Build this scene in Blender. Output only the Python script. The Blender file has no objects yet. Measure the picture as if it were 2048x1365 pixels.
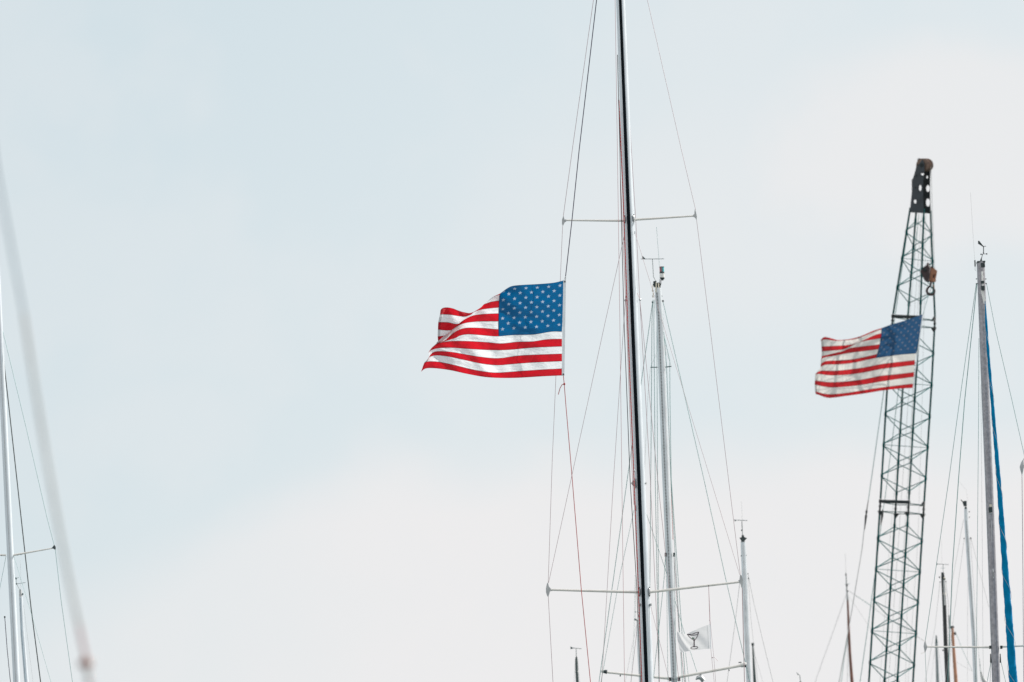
import bpy, bmesh, math, random
from mathutils import Vector, Matrix, noise
random.seed(7)
R = math.radians
sc = bpy.context.scene
C = bpy.context.collection

# ------------------------------------------------------------------ camera
F = 7680.0                       # focal length in photo pixels (135 mm on 36 mm)
PITCH, ROLL = R(8.5), R(2.2)
CAM = Vector((0, 0, 2.5))
_r0 = Vector((1, 0, 0)); _f = Vector((0, math.cos(PITCH), math.sin(PITCH)))
_u0 = Vector((0, -math.sin(PITCH), math.cos(PITCH)))
XC = _r0 * math.cos(ROLL) - _u0 * math.sin(ROLL)
YC = _r0 * math.sin(ROLL) + _u0 * math.cos(ROLL)
cd = bpy.data.cameras.new('camera'); cam = bpy.data.objects.new('camera', cd); C.objects.link(cam)
m = Matrix((XC, YC, -_f)).transposed().to_4x4(); m.translation = CAM
cam.matrix_world = m
cd.sensor_width = 36; cd.lens = 135; cd.clip_start = .5; cd.clip_end = 9000
cd.dof.use_dof = True; cd.dof.focus_distance = 50.1; cd.dof.aperture_fstop = 2.8; cd.dof.aperture_blades = 0
sc.camera = cam

# ------------------------------------------------------------------ node expressions
class E:
    """tiny wrapper: arithmetic on shader sockets"""
    def __init__(s, nt, k): s.nt = nt; s.k = k
    def op(s, o, *a, clamp=False):
        n = s.nt.nodes.new('ShaderNodeMath'); n.operation = o; n.use_clamp = clamp
        for i, x in enumerate((s,) + a):
            if isinstance(x, E): s.nt.links.new(x.k, n.inputs[i])
            else: n.inputs[i].default_value = x
        return E(s.nt, n.outputs[0])
    def __add__(s, o): return s.op('ADD', o)
    def __sub__(s, o): return s.op('SUBTRACT', o)
    def __mul__(s, o): return s.op('MULTIPLY', o)
    def __truediv__(s, o): return s.op('DIVIDE', o)
    def rsub(s, c): return (s * -1.0) + c
    def lt(s, c): return s.op('LESS_THAN', c)
    def gt(s, c): return s.op('GREATER_THAN', c)
    def sm(s, a, b):
        n = s.nt.nodes.new('ShaderNodeMapRange'); n.interpolation_type = 'SMOOTHSTEP'
        s.nt.links.new(s.k, n.inputs[0]); n.inputs[1].default_value = a; n.inputs[2].default_value = b
        return E(s.nt, n.outputs[0])
def mixc(nt, f, a, b):
    n = nt.nodes.new('ShaderNodeMix'); n.data_type = 'RGBA'
    for i, x in ((0, f), (6, a), (7, b)):
        if isinstance(x, E): nt.links.new(x.k, n.inputs[i])
        elif isinstance(x, (int, float)): n.inputs[i].default_value = x
        else: n.inputs[i].default_value = (*x, 1)
    return E(nt, n.outputs[2])
def noise_e(nt, vec, scale, detail=2, rough=.5):
    n = nt.nodes.new('ShaderNodeTexNoise'); n.inputs['Scale'].default_value = scale
    n.inputs['Detail'].default_value = detail; n.inputs['Roughness'].default_value = rough
    if vec: nt.links.new(vec.k, n.inputs['Vector'])
    return E(nt, n.outputs[0])
def xyz(nt, vec):
    n = nt.nodes.new('ShaderNodeSeparateXYZ'); nt.links.new(vec.k, n.inputs[0])
    return [E(nt, o) for o in n.outputs]

# ------------------------------------------------------------------ sky and sun
SUN_AZ, SUN_EL = R(60), R(30)     # clockwise from +Y, to the right of the view
w = bpy.data.worlds.new('World'); sc.world = w; w.use_nodes = True
nt = w.node_tree; bg = nt.nodes['Background']
sky = nt.nodes.new('ShaderNodeTexSky'); sky.sky_type = 'NISHITA'; sky.sun_disc = False
sky.sun_elevation = SUN_EL; sky.sun_rotation = SUN_AZ; sky.air_density = 1.0; sky.dust_density = 2.0; sky.ozone_density = 1.5
tc = nt.nodes.new('ShaderNodeTexCoord'); d = E(nt, tc.outputs['Generated'])
dx, dy, dz = xyz(nt, d)
n1 = noise_e(nt, d, 9, 3, .5); n2 = noise_e(nt, d, 26, 3, .55); n3 = noise_e(nt, d, 2.2, 4, .5)
BANK = (8.45, 8.40, 8.46)
line = dz + (n1 - .5) * .05 + (n2 - .5) * .03 + dx.op('MINIMUM', -.035) * -.42 - .0147
bank = line.sm(.130, .102) * (dx.sm(-.14, -.01) * .65 + .35) * ((n2 - .5) * .5 + 1.0)
ex, ez = (dx - .122) / .070, (dz - .190) / .034
patch = ((ex * ex + ez * ez).op('SQRT') + (n2 - .5) * .9).sm(1.1, .55) * .75
ex, ez = (dx - .055) / .06, (dz - .175) / .03
patch2 = ((ex * ex + ez * ez).op('SQRT') + (n2 - .5) * .9).sm(1.5, .2) * .35
fill_cloud = n3.sm(.38, .6) * dz.sm(.26, .45).op('MAXIMUM', dy.sm(.5, -.1))   # unseen bright cloud added overhead and behind the viewer to brighten the flags
cl = bank.op('MAXIMUM', patch).op('MAXIMUM', patch2)
# the blue deepens a touch away from the sun
veil = mixc(nt, (dx * -1.0 + dz * .9).sm(.06, .40) * .9, (7.55, 8.25, 8.55), (6.45, 7.55, 8.05))
sk = mixc(nt, .94, E(nt, sky.outputs[0]), veil)
sk = mixc(nt, (n1 * .5 + n2 * .5).sm(.44, .62) * .22, sk, BANK)      # thin wisps
fin = mixc(nt, fill_cloud, mixc(nt, cl, sk, BANK), (11.5, 11.3, 11.2))
# far below the horizon the haze is darker (never seen, water stands there)
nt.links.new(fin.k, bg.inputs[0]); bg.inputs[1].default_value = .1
sd = bpy.data.lights.new('sun', 'SUN'); sd.energy = 5.0; sd.angle = R(.55); sd.color = (1, .95, .88)
so = bpy.data.objects.new('sun', sd); C.objects.link(so)
sv = Vector((math.sin(SUN_AZ) * math.cos(SUN_EL), math.cos(SUN_AZ) * math.cos(SUN_EL), math.sin(SUN_EL)))
so.rotation_euler = sv.to_track_quat('Z', 'Y').to_euler(); so.location = (60, 0, 60)
sc.view_settings.view_transform = 'Standard'; sc.view_settings.look = 'None'
sc.view_settings.exposure = 0; sc.view_settings.gamma = 1

# ------------------------------------------------------------------ placement helpers
def P(px, py, D):
    v = XC * ((px - 1024) / F) + YC * ((682.5 - py) / F) + _f
    return CAM + v * (D / v.y)
def mpp(D): return D / math.cos(PITCH) / F       # metres per photo pixel at depth D

# ------------------------------------------------------------------ materials
def mat(name, col, rough=.5, metal=0., var=.12, vscale=8, bump=0., spec=.5):
    m = bpy.data.materials.new(name); m.use_nodes = True; nt = m.node_tree; b = nt.nodes['Principled BSDF']
    t = nt.nodes.new('ShaderNodeTexCoord'); o = E(nt, t.outputs['Object'])
    n = noise_e(nt, o, vscale, 4, .6)
    c = mixc(nt, n.sm(.3, .7), tuple(x * (1 - var) for x in col), tuple(min(1, x * (1 + var)) for x in col))
    nt.links.new(c.k, b.inputs['Base Color'])
    b.inputs['Roughness'].default_value = rough; b.inputs['Metallic'].default_value = metal
    b.inputs['Specular IOR Level'].default_value = spec
    if bump:
        bn = nt.nodes.new('ShaderNodeBump'); bn.inputs['Strength'].default_value = bump; bn.inputs['Distance'].default_value = .01
        nt.links.new(n.k, bn.inputs['Height']); nt.links.new(bn.outputs[0], b.inputs['Normal'])
    return m
def striped(name, c1, c2, per, duty=.5, rough=.7, slant=0., metal=0.):
    """bands along the height of the thing, optionally slanted (laid rope, screw rows)"""
    m = bpy.data.materials.new(name); m.use_nodes = True; nt = m.node_tree; b = nt.nodes['Principled BSDF']
    t = nt.nodes.new('ShaderNodeTexCoord'); x, y, z = xyz(nt, E(nt, t.outputs['Object']))
    f = ((z + x * slant) / per).op('FRACT').lt(duty)
    nt.links.new(mixc(nt, f, c1, c2).k, b.inputs['Base Color'])
    b.inputs['Roughness'].default_value = rough; b.inputs['Metallic'].default_value = metal
    return m
M = {}
M['mast_white'] = mat('painted_mast_white', (.64, .69, .74), .3, 0, .05, 3)
M['mast_alu'] = mat('anodised_mast', (.62, .66, .69), .32, .35, .08, 4)
M['mast_grey'] = mat('dull_grey_mast', (.30, .295, .32), .36, .4, .2, 22, .25)
M['mast_dark'] = mat('black_mast', (.012, .016, .018), .4)
M['mast_darkgreen'] = mat('weathered_dark_mast', (.05, .075, .075), .5)
M['wood_brown'] = mat('varnished_brown_wood', (.16, .06, .04), .35, 0, .3, 6)
M['wood_orange'] = mat('varnished_orange_wood', (.42, .20, .12), .4, 0, .2, 6)
M['track_black'] = mat('black_track', (.002, .006, .010), .7, 0, .1, 8, 0, .1)
M['track_dots'] = striped('perforated_track', (.38, .40, .42), (.22, .23, .24), .052, .42, .5)
M['spreader'] = mat('spreader_paint', (.78, .75, .71), .4, 0, .06)
M['tip'] = mat('spreader_tip_rubber', (.44, .45, .46), .55)
M['tip_dark'] = mat('dark_tip_boot', (.03, .045, .05), .6)
M['wire'] = mat('stainless_wire', (.34, .25, .27), .5, .2)  # pinkish tint paints in the lens colour fringe
M['wire_cool'] = mat('teal_fringe_wire', (.11, .26, .25), .5, .2)  # teal tint paints in the lens colour fringe, not weathering
M['wire_pale'] = mat('pale_line', (.42, .43, .43), .6)
M['wire_pink'] = mat('pink_line', (.42, .22, .24), .7)
M['rope_navy'] = mat('navy_rope', (.030, .022, .06), .8)
M['rope_black'] = mat('black_rope', (.02, .022, .025), .8)
M['rope_red'] = mat('red_rope', (.40, .03, .035), .7)
M['rope_fleck'] = striped('red_flecked_rope', (.50, .03, .035), (.34, .20, .20), .045, .45, .8, 1.5)
M['steel'] = mat('stainless_steel', (.45, .46, .47), .3, .8)
M['shiny'] = mat('polished_shackle', (.85, .76, .66), .22, 1.)
M['dark'] = mat('dark_fitting', (.02, .035, .038), .5)
M['teal_dark'] = mat('dark_teal_fitting', (.015, .06, .062), .5)
M['white'] = mat('white_plastic', (.75, .74, .72), .4)
M['cream'] = mat('cream_plastic', (.75, .68, .55), .4)
M['red_lens'] = mat('red_lens', (.35, .03, .05), .15)
M['grey_lens'] = mat('grey_lens', (.14, .16, .18), .15)
M['green_lens'] = mat('green_lens', (.0, .42, .46), .15)
M['crane'] = mat('crane_green_paint', (.0, .062, .062), .7, 0, .3, 8, 0, .08)
M['crane_thin'] = mat('crane_lacing_paint', (.0, .12, .12), .7, 0, .3, 8, 0, .08)
M['crane_head'] = mat('crane_head_plate', (.018, .026, .034), .55, 0, .3, 3)
M['crane_black'] = mat('crane_black_plate', (.006, .012, .014), .6)
M['sheave'] = mat('worn_sheave', (.17, .11, .085), .5, .2, .45, 6)
M['rust_shaded'] = mat('shaded_rust', (.038, .022, .024), .7, 0, .4, 6, .3)  # darker copy of the hook block's rust, shade put into the colour
M['rust_sunlit'] = mat('sunlit_rust', (.33, .145, .08), .65, 0, .25, 6)  # lighter copy for the hook block's right side, sunlight put into the colour
M['blue_cover'] = mat('blue_sailcloth', (.0, .185, .38), .85, 0, .16, 7, .35, .08)
M['sleeve_grey'] = mat('grey_sleeve', (.28, .35, .40), .7)
M['sleeve_pale'] = mat('pale_sleeve', (.44, .44, .43), .7)
M['sleeve_pink'] = mat('faded_sleeve', (.45, .30, .31), .7)
M['rust_fit'] = mat('bronze_fitting', (.16, .03, .010), .6)
M['ink'] = mat('dark_ink', (.035, .01, .03), .8)
M['olive'] = mat('green_ink', (.0, .10, .05), .8)
M['header'] = mat('canvas_heading', (.80, .83, .87), .9, 0, .06, 20)
M['brass'] = mat('grommet', (.10, .10, .10), .4, .6)

# ------------------------------------------------------------------ mesh helpers
class MB:
    def __init__(s): s.v = []; s.f = []; s.uv = None
    def add(s, vs, fs):
        o = len(s.v); s.v += [Vector(v) for v in vs]; s.f += [tuple(i + o for i in f) for f in fs]; return s
    def tube(s, pts, rad, n=8, ab=(1, 1), cap=True, fixed=False):
        pts = [Vector(p) for p in pts]; N = len(pts)
        if not isinstance(rad, (list, tuple)): rad = [rad] * N
        vs = []; fs = []
        prev = None
        for i, p in enumerate(pts):
            t = (pts[min(i + 1, N - 1)] - pts[max(i - 1, 0)])
            t = t.normalized() if t.length > 1e-9 else Vector((0, 0, 1))
            if prev is None:
                ref = Vector((1, 0, 0)) if abs(t.x) < .9 else Vector((0, 0, 1))
            else: ref = prev
            a = (ref - t * ref.dot(t)).normalized(); b = t.cross(a); prev = a
            for k in range(n):
                g = 2 * math.pi * k / n
                vs.append(p + (a * math.cos(g) * ab[0] + b * math.sin(g) * ab[1]) * rad[i])
        for i in range(N - 1):
            for k in range(n):
                k2 = (k + 1) % n
                fs.append((i * n + k, i * n + k2, (i + 1) * n + k2, (i + 1) * n + k))
        if cap: fs.append(tuple(range(n - 1, -1, -1))); fs.append(tuple((N - 1) * n + k for k in range(n)))
        return s.add(vs, fs)
    def box(s, c, dims, ax=None):
        c = Vector(c); ax = ax or (Vector((1, 0, 0)), Vector((0, 1, 0)), Vector((0, 0, 1)))
        h = [d / 2 for d in dims]; vs = []
        for sx in (-1, 1):
            for sy in (-1, 1):
                for sz in (-1, 1): vs.append(c + ax[0] * h[0] * sx + ax[1] * h[1] * sy + ax[2] * h[2] * sz)
        return s.add(vs, [(0, 1, 3, 2), (4, 6, 7, 5), (0, 4, 5, 1), (2, 3, 7, 6), (0, 2, 6, 4), (1, 5, 7, 3)])
    def slab(s, pts, th, nrm=(0, 1, 0)):
        """convex-ish outline given a thickness"""
        n = Vector(nrm).normalized() * (th / 2); k = len(pts); pts = [Vector(p) for p in pts]
        vs = [p - n for p in pts] + [p + n for p in pts]
        fs = [tuple(range(k)), tuple(range(2 * k - 1, k - 1, -1))] + [(i, i + k, (i + 1) % k + k, (i + 1) % k) for i in range(k)]
        return s.add(vs, fs)
    def ball(s, c, r, sq=(1, 1, 1), nu=10, nv=7):
        c = Vector(c); vs = []; fs = []
        for j in range(nv + 1):
            t = math.pi * j / nv
            for i in range(nu):
                g = 2 * math.pi * i / nu
                vs.append(c + Vector((math.sin(t) * math.cos(g) * sq[0], math.sin(t) * math.sin(g) * sq[1], math.cos(t) * sq[2])) * r)
        for j in range(nv):
            for i in range(nu):
                i2 = (i + 1) % nu; fs.append((j * nu + i, (j + 1) * nu + i, (j + 1) * nu + i2, j * nu + i2))
        return s.add(vs, fs)
    def build(s, name, material, parent=None, smooth=True, label=None):
        if parent is None: org = Vector((0, 0, 0))
        else: org = Vector(parent['_o'])
        me = bpy.data.meshes.new(name); me.from_pydata([v - org for v in s.v], [], s.f); me.validate(); me.update()
        bm = bmesh.new(); bm.from_mesh(me); bmesh.ops.remove_doubles(bm, verts=bm.verts, dist=1e-6)
        bmesh.ops.recalc_face_normals(bm, faces=bm.faces); bm.to_mesh(me); bm.free()
        if smooth:
            for p in me.polygons: p.use_smooth = True
            try: me.set_sharp_from_angle(angle=R(40))
            except Exception: pass
        me.materials.append(material)
        o = bpy.data.objects.new(name, me); C.objects.link(o)
        if parent: o.parent = parent; o['_o'] = list(parent['_o'])
        if label: o['label'] = label
        return o
def thing(name, label, cat, loc, group=None):
    o = bpy.data.objects.new(name, None); C.objects.link(o); o.location = loc; o.empty_display_size = .2
    o['_o'] = list(loc); o['label'] = label; o['category'] = cat
    if group: o['group'] = group
    return o
def lin(pts, py):
    """x on a pixel polyline at height py, extrapolating the end segments"""
    pts = sorted(pts, key=lambda p: p[1])
    for i in range(len(pts) - 1):
        if py <= pts[i + 1][1] or i == len(pts) - 2:
            a, b = pts[i], pts[i + 1]; return a[0] + (b[0] - a[0]) * (py - a[1]) / (b[1] - a[1])
def ground_ext(pts, D, z=1.3):
    """pixel polyline -> world points, last segment carried down to deck height"""
    P3 = [P(p[0], p[1], D + (p[2] if len(p) > 2 else 0)) for p in pts]
    a, b = P3[-2], P3[-1]
    if b.z > z:
        t = (b.z - z) / max(1e-6, (a.z - b.z)); P3.append(b + (b - a) * t)
    return P3
def wire(root, name, pts, D, wpx, material, down=False, label=None, n=6):
    P3 = ground_ext(pts, D) if down else [P(p[0], p[1], D + (p[2] if len(p) > 2 else 0)) for p in pts]
    return MB().tube(P3, wpx * .88 * mpp(D) / 2, n).build(name, material, root, label=label)
MG = 'sailboat masts of the marina'
def mast(label, D, axis, wpx, material, group=MG, b=1.35, name='sailboat_mast', lowz=1.2, polename='pole', n=20, cat='mast'):
    """axis: pixel points top..bottom, wpx: widths at each; carried on down to the deck"""
    top = P(axis[0][0], axis[0][1], D)
    P3 = [P(p[0], p[1], D) for p in axis]; W = [x * mpp(D) / 2 for x in wpx]
    a, c = P3[-2], P3[-1]; t = (c.z - lowz) / (a.z - c.z); foot = c + (c - a) * t
    P3.append(foot); W.append(W[-1])
    root = thing(name, label, cat, foot, group)
    dense = []; dw = []
    for i in range(len(P3) - 1):
        k = max(1, int((P3[i] - P3[i + 1]).length / 1.0))
        for j in range(k):
            f = j / k; dense.append(P3[i].lerp(P3[i + 1], f)); dw.append(W[i] + (W[i + 1] - W[i]) * f)
    dense.append(foot); dw.append(W[-1])
    MB().tube(dense, dw, n, (1, b)).build(polename, material, root)
    return root
def vane(root, D, post, bar, fin, material, t=1.2):
    """wind vane: post (pixel line), bar (pixel line), fin (pixel triangle)"""
    mb = MB(); k = mpp(D)
    mb.tube([P(*p, D) for p in post], t * k / 2, 6)
    mb.tube([P(*p, D) for p in bar], t * k / 2, 6)
    if fin: mb.slab([P(*p, D) for p in fin], 1.0 * k)
    return mb.build('wind_vane', material, root)
def spreader(root, D, a, b, wa, wb, material=None, dep=0.):
    k = mpp(D); mb = MB()
    mb.tube([P(a[0], a[1], D), P((a[0] + b[0]) / 2, (a[1] + b[1]) / 2, D + dep / 2), P(b[0], b[1], D + dep)], [wa * k / 2, (wa + wb) * k / 4, wb * k / 2], 10, (1, 1.0))
    return mb.build('spreader', material or M['spreader'], root)

# ------------------------------------------------------------------ setting: water
mw = bpy.data.materials.new('harbour_water'); mw.use_nodes = True; nt = mw.node_tree; b = nt.nodes['Principled BSDF']
b.inputs['Base Color'].default_value = (.09, .13, .13, 1); b.inputs['Roughness'].default_value = .2
t_ = nt.nodes.new('ShaderNodeTexCoord'); nn = noise_e(nt, E(nt, t_.outputs['Object']), 1.2, 5, .6)
bp = nt.nodes.new('ShaderNodeBump'); bp.inputs['Strength'].default_value = .6; bp.inputs['Distance'].default_value = .15
nt.links.new(nn.k, bp.inputs['Height']); nt.links.new(bp.outputs[0], b.inputs['Normal'])
wm = MB(); N = 48
wm.add([(0, 0, 0)] + [(4500 * math.cos(2 * math.pi * i / N), 4500 * math.sin(2 * math.pi * i / N), 0) for i in range(N)],
       [(0, 1 + i, 1 + (i + 1) % N) for i in range(N)])
wo = wm.build('water', mw, None, False); wo['kind'] = 'structure'

# ------------------------------------------------------------------ flags
def cr(p0, p1, p2, p3, t):
    return .5 * ((2 * p1) + (p2 - p0) * t + (2 * p0 - 5 * p1 + 4 * p2 - p3) * t * t + (3 * p1 - p0 - 3 * p2 + p3) * t ** 3)
def crv(pts, sub):
    out = []
    for i in range(len(pts) - 1):
        p0 = pts[max(i - 1, 0)]; p3 = pts[min(i + 2, len(pts) - 1)]
        for j in range(sub): out.append(cr(p0, pts[i], pts[i + 1], p3, j / sub))
    out.append(pts[-1]); return out
def resample(pts, n):
    L = [0]
    for a, b in zip(pts, pts[1:]): L.append(L[-1] + (b - a).length)
    out = []; i = 0
    for k in range(n + 1):
        t = L[-1] * k / n
        while i < len(L) - 2 and L[i + 1] < t: i += 1
        s = L[i + 1] - L[i]; f = (t - L[i]) / s if s > 1e-9 else 0
        out.append(pts[i].lerp(pts[i + 1], min(1, max(0, f))))
    return out
UC = .42
def flag_grid(rows, edges, n1, n2, sub):
    G = []
    for r, row in enumerate(rows):
        pts = crv([Vector((p[0], p[1], p[2] if len(p) > 2 else 0)) for p in row], 6)
        e = edges[r]; k = next(i for i in range(len(pts)) if pts[i].x <= e)
        f = (pts[k - 1].x - e) / max(1e-6, pts[k - 1].x - pts[k].x); mid = pts[k - 1].lerp(pts[k], f)
        G.append(resample(pts[:k] + [mid], n1)[:-1] + resample([mid] + pts[k:], n2))
    cols = list(zip(*G)); out = [crv(list(c), sub) for c in cols]
    return out        # out[col][row]
def flag_material(name, white, red, blue, star, trans=.5, creases=.35):
    m = bpy.data.materials.new(name); m.use_nodes = True; nt = m.node_tree
    for n in list(nt.nodes):
        if n.type != 'OUTPUT_MATERIAL': nt.nodes.remove(n)
    out = [n for n in nt.nodes if n.type == 'OUTPUT_MATERIAL'][0]
    uvn = nt.nodes.new('ShaderNodeUVMap'); uvn.uv_map = 'UVMap'
    u, v, _ = xyz(nt, E(nt, uvn.outputs[0]))       # v counts down from the top
    k = v * 13.0
    isred = (k.op('FLOOR') / 2.0).op('FRACT').lt(.25)
    stripe = mixc(nt, isred, white, red)
    incan = u.lt(UC) * v.lt(7 / 13)
    X = u * (11.32 / UC) + .41; Y = v * (13 / 7 * 10.5)
    a = ((X + Y) / 2.0).op('ROUND'); bb = ((X - Y) / 2.0).op('ROUND')
    cx, cy = a + bb, a - bb
    ok = cx.gt(.5) * cx.lt(11.5) * cy.gt(.5) * cy.lt(9.5)
    qx, qy = X - cx, Y - cy
    rr = (qx * qx + qy * qy).op('SQRT')
    th = qx.op('ARCTAN2', qy * -1.0)
    ph = ((th / (2 * math.pi / 5)) + 20.0).op('FRACT')
    ph = (ph - ph.op('ROUND')).op('ABSOLUTE') * (2 * math.pi / 5)       # 0..36 deg from a tip
    RO, RI = .385, .385 * .41
    den = (ph.rsub(math.pi / 5)).op('SINE') * RI + ph.op('SINE') * RO
    lim = den.op('POWER', -1.0) * (RO * RI * math.sin(math.pi / 5))
    isstar = rr.op('LESS_THAN', lim) * ok
    can = mixc(nt, isstar, blue, star)
    col = mixc(nt, incan, stripe, can)
    # stitched seams and hems: two thicknesses of cloth
    fr = k.op('FRACT'); dist = fr.op('MINIMUM', fr.rsub(1.0))
    seam = dist.lt(.035) * (incan.rsub(1.0))
    seam = seam.op('MAXIMUM', ((u - UC).op('ABSOLUTE').lt(.0035)) * v.lt(7 / 13))
    seam = seam.op('MAXIMUM', (k - 7.0).op('ABSOLUTE').lt(.035))
    hem = u.gt(.978).op('MAXIMUM', v.lt(.006)).op('MAXIMUM', v.gt(.992))
    dark = seam * .62 + hem * .35
    dk = dark.op('MINIMUM', .62)
    fin = mixc(nt, dk, col, (.0, .0, .01))
    # creases
    sv_ = nt.nodes.new('ShaderNodeMapping'); nt.links.new(uvn.outputs[0], sv_.inputs[0])
    sv_.inputs['Rotation'].default_value = (0, 0, R(-32)); sv_.inputs['Scale'].default_value = (1.2, 2.1, 1)
    ns = noise_e(nt, E(nt, sv_.outputs[0]), 13, 3, .62)
    sv2 = nt.nodes.new('ShaderNodeMapping'); nt.links.new(uvn.outputs[0], sv2.inputs[0])
    sv2.inputs['Rotation'].default_value = (0, 0, R(48)); sv2.inputs['Scale'].default_value = (1, 2.6, 1)
    ns2 = noise_e(nt, E(nt, sv2.outputs[0]), 7, 2, .5)
    ridge = (ns - .5).op('ABSOLUTE') + (ns2 - .5).op('ABSOLUTE') * .9
    bn = nt.nodes.new('ShaderNodeBump'); bn.inputs['Strength'].default_value = creases; bn.inputs['Distance'].default_value = .06
    nt.links.new(ridge.k, bn.inputs['Height'])
    df = nt.nodes.new('ShaderNodeBsdfDiffuse'); tr = nt.nodes.new('ShaderNodeBsdfTranslucent'); gl = nt.nodes.new('ShaderNodeBsdfGlossy')
    gl.inputs['Roughness'].default_value = .5
    for s in (df, tr): nt.links.new(fin.k, s.inputs[0])
    for s in (df, tr, gl): nt.links.new(bn.outputs[0], s.inputs['Normal'])
    mx = nt.nodes.new('ShaderNodeMixShader'); mx.inputs[0].default_value = trans
    nt.links.new(df.outputs[0], mx.inputs[1]); nt.links.new(tr.outputs[0], mx.inputs[2])
    m2 = nt.nodes.new('ShaderNodeMixShader'); m2.inputs[0].default_value = .015
    nt.links.new(mx.outputs[0], m2.inputs[1]); nt.links.new(gl.outputs[0], m2.inputs[2])
    nt.links.new(m2.outputs[0], out.inputs[0])
    return m
def build_flag(root, rows, edges, ox, oy, s, D, material, n1=30, n2=64, sub=5, wr=.020, name='cloth', billow=None, seed=0):
    G = flag_grid(rows, edges, n1, n2, sub); nc = len(G); nr = len(G[0])
    k = mpp(D) / s; vs = []; uvs = []
    for i in range(nc):
        u = UC * i / n1 if i <= n1 else UC + (1 - UC) * (i - n1) / n2
        for j in range(nr):
            v = j / (nr - 1); q = G[i][j]
            amp = min(1, u * 5)
            z = q.z * k
            z += amp * wr * (noise.noise(Vector((u * 9 + v * 7 + seed, v * 9 - u * 3, 1.3))) * 1.6 + noise.noise(Vector((u * 22 - v * 12 + seed, v * 26, 5.1))) * .7)
            if billow: z += billow(u, v)
            vs.append(P(ox + q.x / s, oy + q.y / s, D + z)); uvs.append((u, v))
    fs = []
    for i in range(nc - 1):
        for j in range(nr - 1): fs.append((i * nr + j, (i + 1) * nr + j, (i + 1) * nr + j + 1, i * nr + j + 1))
    org = Vector(root['_o'])
    me = bpy.data.meshes.new(name); me.from_pydata([v - org for v in vs], [], fs); me.update()
    uvl = me.uv_layers.new(name='UVMap')
    for l in me.loops: uvl.data[l.index].uv = uvs[l.vertex_index]
    for p in me.polygons: p.use_smooth = True
    me.materials.append(material)
    o = bpy.data.objects.new(name, me); C.objects.link(o); o.parent = root; o['_o'] = list(root['_o'])
    return o
WHITE, RED, BLUE, STAR = (.86, .885, .92), (.62, .010, .022), (.0, .112, .285), (.38, .46, .60)
ZO = (820, 530, 4.876)
rowsA = [
 [(1495,153),(1400,175),(1250,188),(1100,196),(1000,206),(950,228),(895,268,0),(852,300,50),(780,345,110),(700,410,170),(600,468,175),(530,463,150),(470,446,120),(420,426,90),(365,416,60),(320,421,40),(298,442,30)],
 [(1494,225),(1400,232),(1250,243),(1100,250),(1000,256),(930,268),(875,293),(830,305),(795,322,0),(775,340,40),(720,400,110),(640,460,160),(560,500,165),(500,503,145),(400,488,110),(340,484,70),(292,485,40)],
 [(1493,296),(1300,312),(1100,322),(960,338),(870,349),(790,362),(725,385,0),(708,400,40),(660,470,110),(580,540,160),(460,578,150),(370,562,100),(276,560,50)],
 [(1491,367),(1300,385),(1100,395),(960,408),(867,417),(780,425),(700,436),(640,455,0),(615,470,40),(580,540,110),(480,620,150),(380,640,120),(272,632,60)],
 [(1490,438),(1300,455),(1100,465),(960,472),(865,475),(750,479),(640,490),(580,508),(535,532,0),(515,550,40),(520,610,100),(420,675,130),(345,690,100),(270,700,60)],
 [(1488,510),(1300,525),(1100,536),(960,545),(863,551),(750,552),(640,555),(550,566),(490,584),(462,598),(400,642),(330,697),(278,742,0),(270,755,30),(320,775,80),(300,780,80),(275,765,60)],
 [(1486,581),(1300,600),(1100,612),(960,622),(863,630),(700,617),(560,615),(485,632),(425,665),(382,700),(345,736,0),(300,752),(262,766),(255,780,30),(285,800,70),(270,810,60)],
 [(1482,652),(1380,652),(1200,680),(1000,685),(865,697),(780,694),(620,680),(540,680),(485,692),(445,714),(392,730),(345,744),(295,757),(255,775),(240,790,25),(262,830,60),(258,850,60)],
 [(1482,724),(1330,728),(1200,748),(1050,752),(890,768),(740,755),(560,745),(400,745),(290,762),(228,795),(195,832,0),(192,850,20),(215,880,50),(240,885,60)],
 [(1482,796),(1200,808),(980,828),(830,832),(650,825),(500,815),(400,809),(290,812),(225,826),(192,842,0),(185,865,15),(200,895,40),(215,905,50)],
 [(1482,868),(1080,885),(870,912),(700,900),(520,870),(400,850),(300,843),(235,850),(205,872),(186,900,0),(184,915,15),(200,925,30)],
 [(1482,940),(1200,953),(1000,968),(850,979),(700,964),(540,930),(390,898),(290,884),(225,887),(186,903),(170,925,0),(168,938,15)],
 [(1482,1013),(1300,1022),(1100,1035),(860,1052),(720,1041),(580,1015),(440,980),(310,952),(215,942),(165,945),(140,955,0)],
 [(1482,1080),(1300,1088),(1010,1104),(760,1098),(560,1065),(400,1030),(270,1012),(180,1008),(135,1020),(108,1045,0)]]
rowsA = [[(p[0], p[1], p[2] * (1.7 if 5 <= r <= 9 else 1.15)) if len(p) > 2 else p for p in row] for r, row in enumerate(rowsA)]
edgA = [893, 875, 870, 867, 865, 863, 863, 865, 865, 865, 865, 865, 865, 865]
def billA(u, v):
    a = min(1, u * 3)
    return a * (.045 * math.sin(u * 9 + v * 2.2) + .012 * math.sin(u * 27 + v * 16 + 2 * math.sin(v * 5)) + .03 * math.sin(u * 5.2 - v * 6 + 1.1) - .02 * math.sin((v - .62) * 14) * max(0, u - .35))
D1 = 49.5
flA = thing('national_flag', 'sharp bright stars and stripes flag on the halyard left of the tall central mast', 'flag', P(1128, 751, D1 - .25), 'stars and stripes flags')
mfA = flag_material('nylon_flag_cloth', WHITE, RED, BLUE, STAR, .52, .38)
build_flag(flA, rowsA, edgA, *ZO, D1 - .25, mfA, billow=billA)
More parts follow.
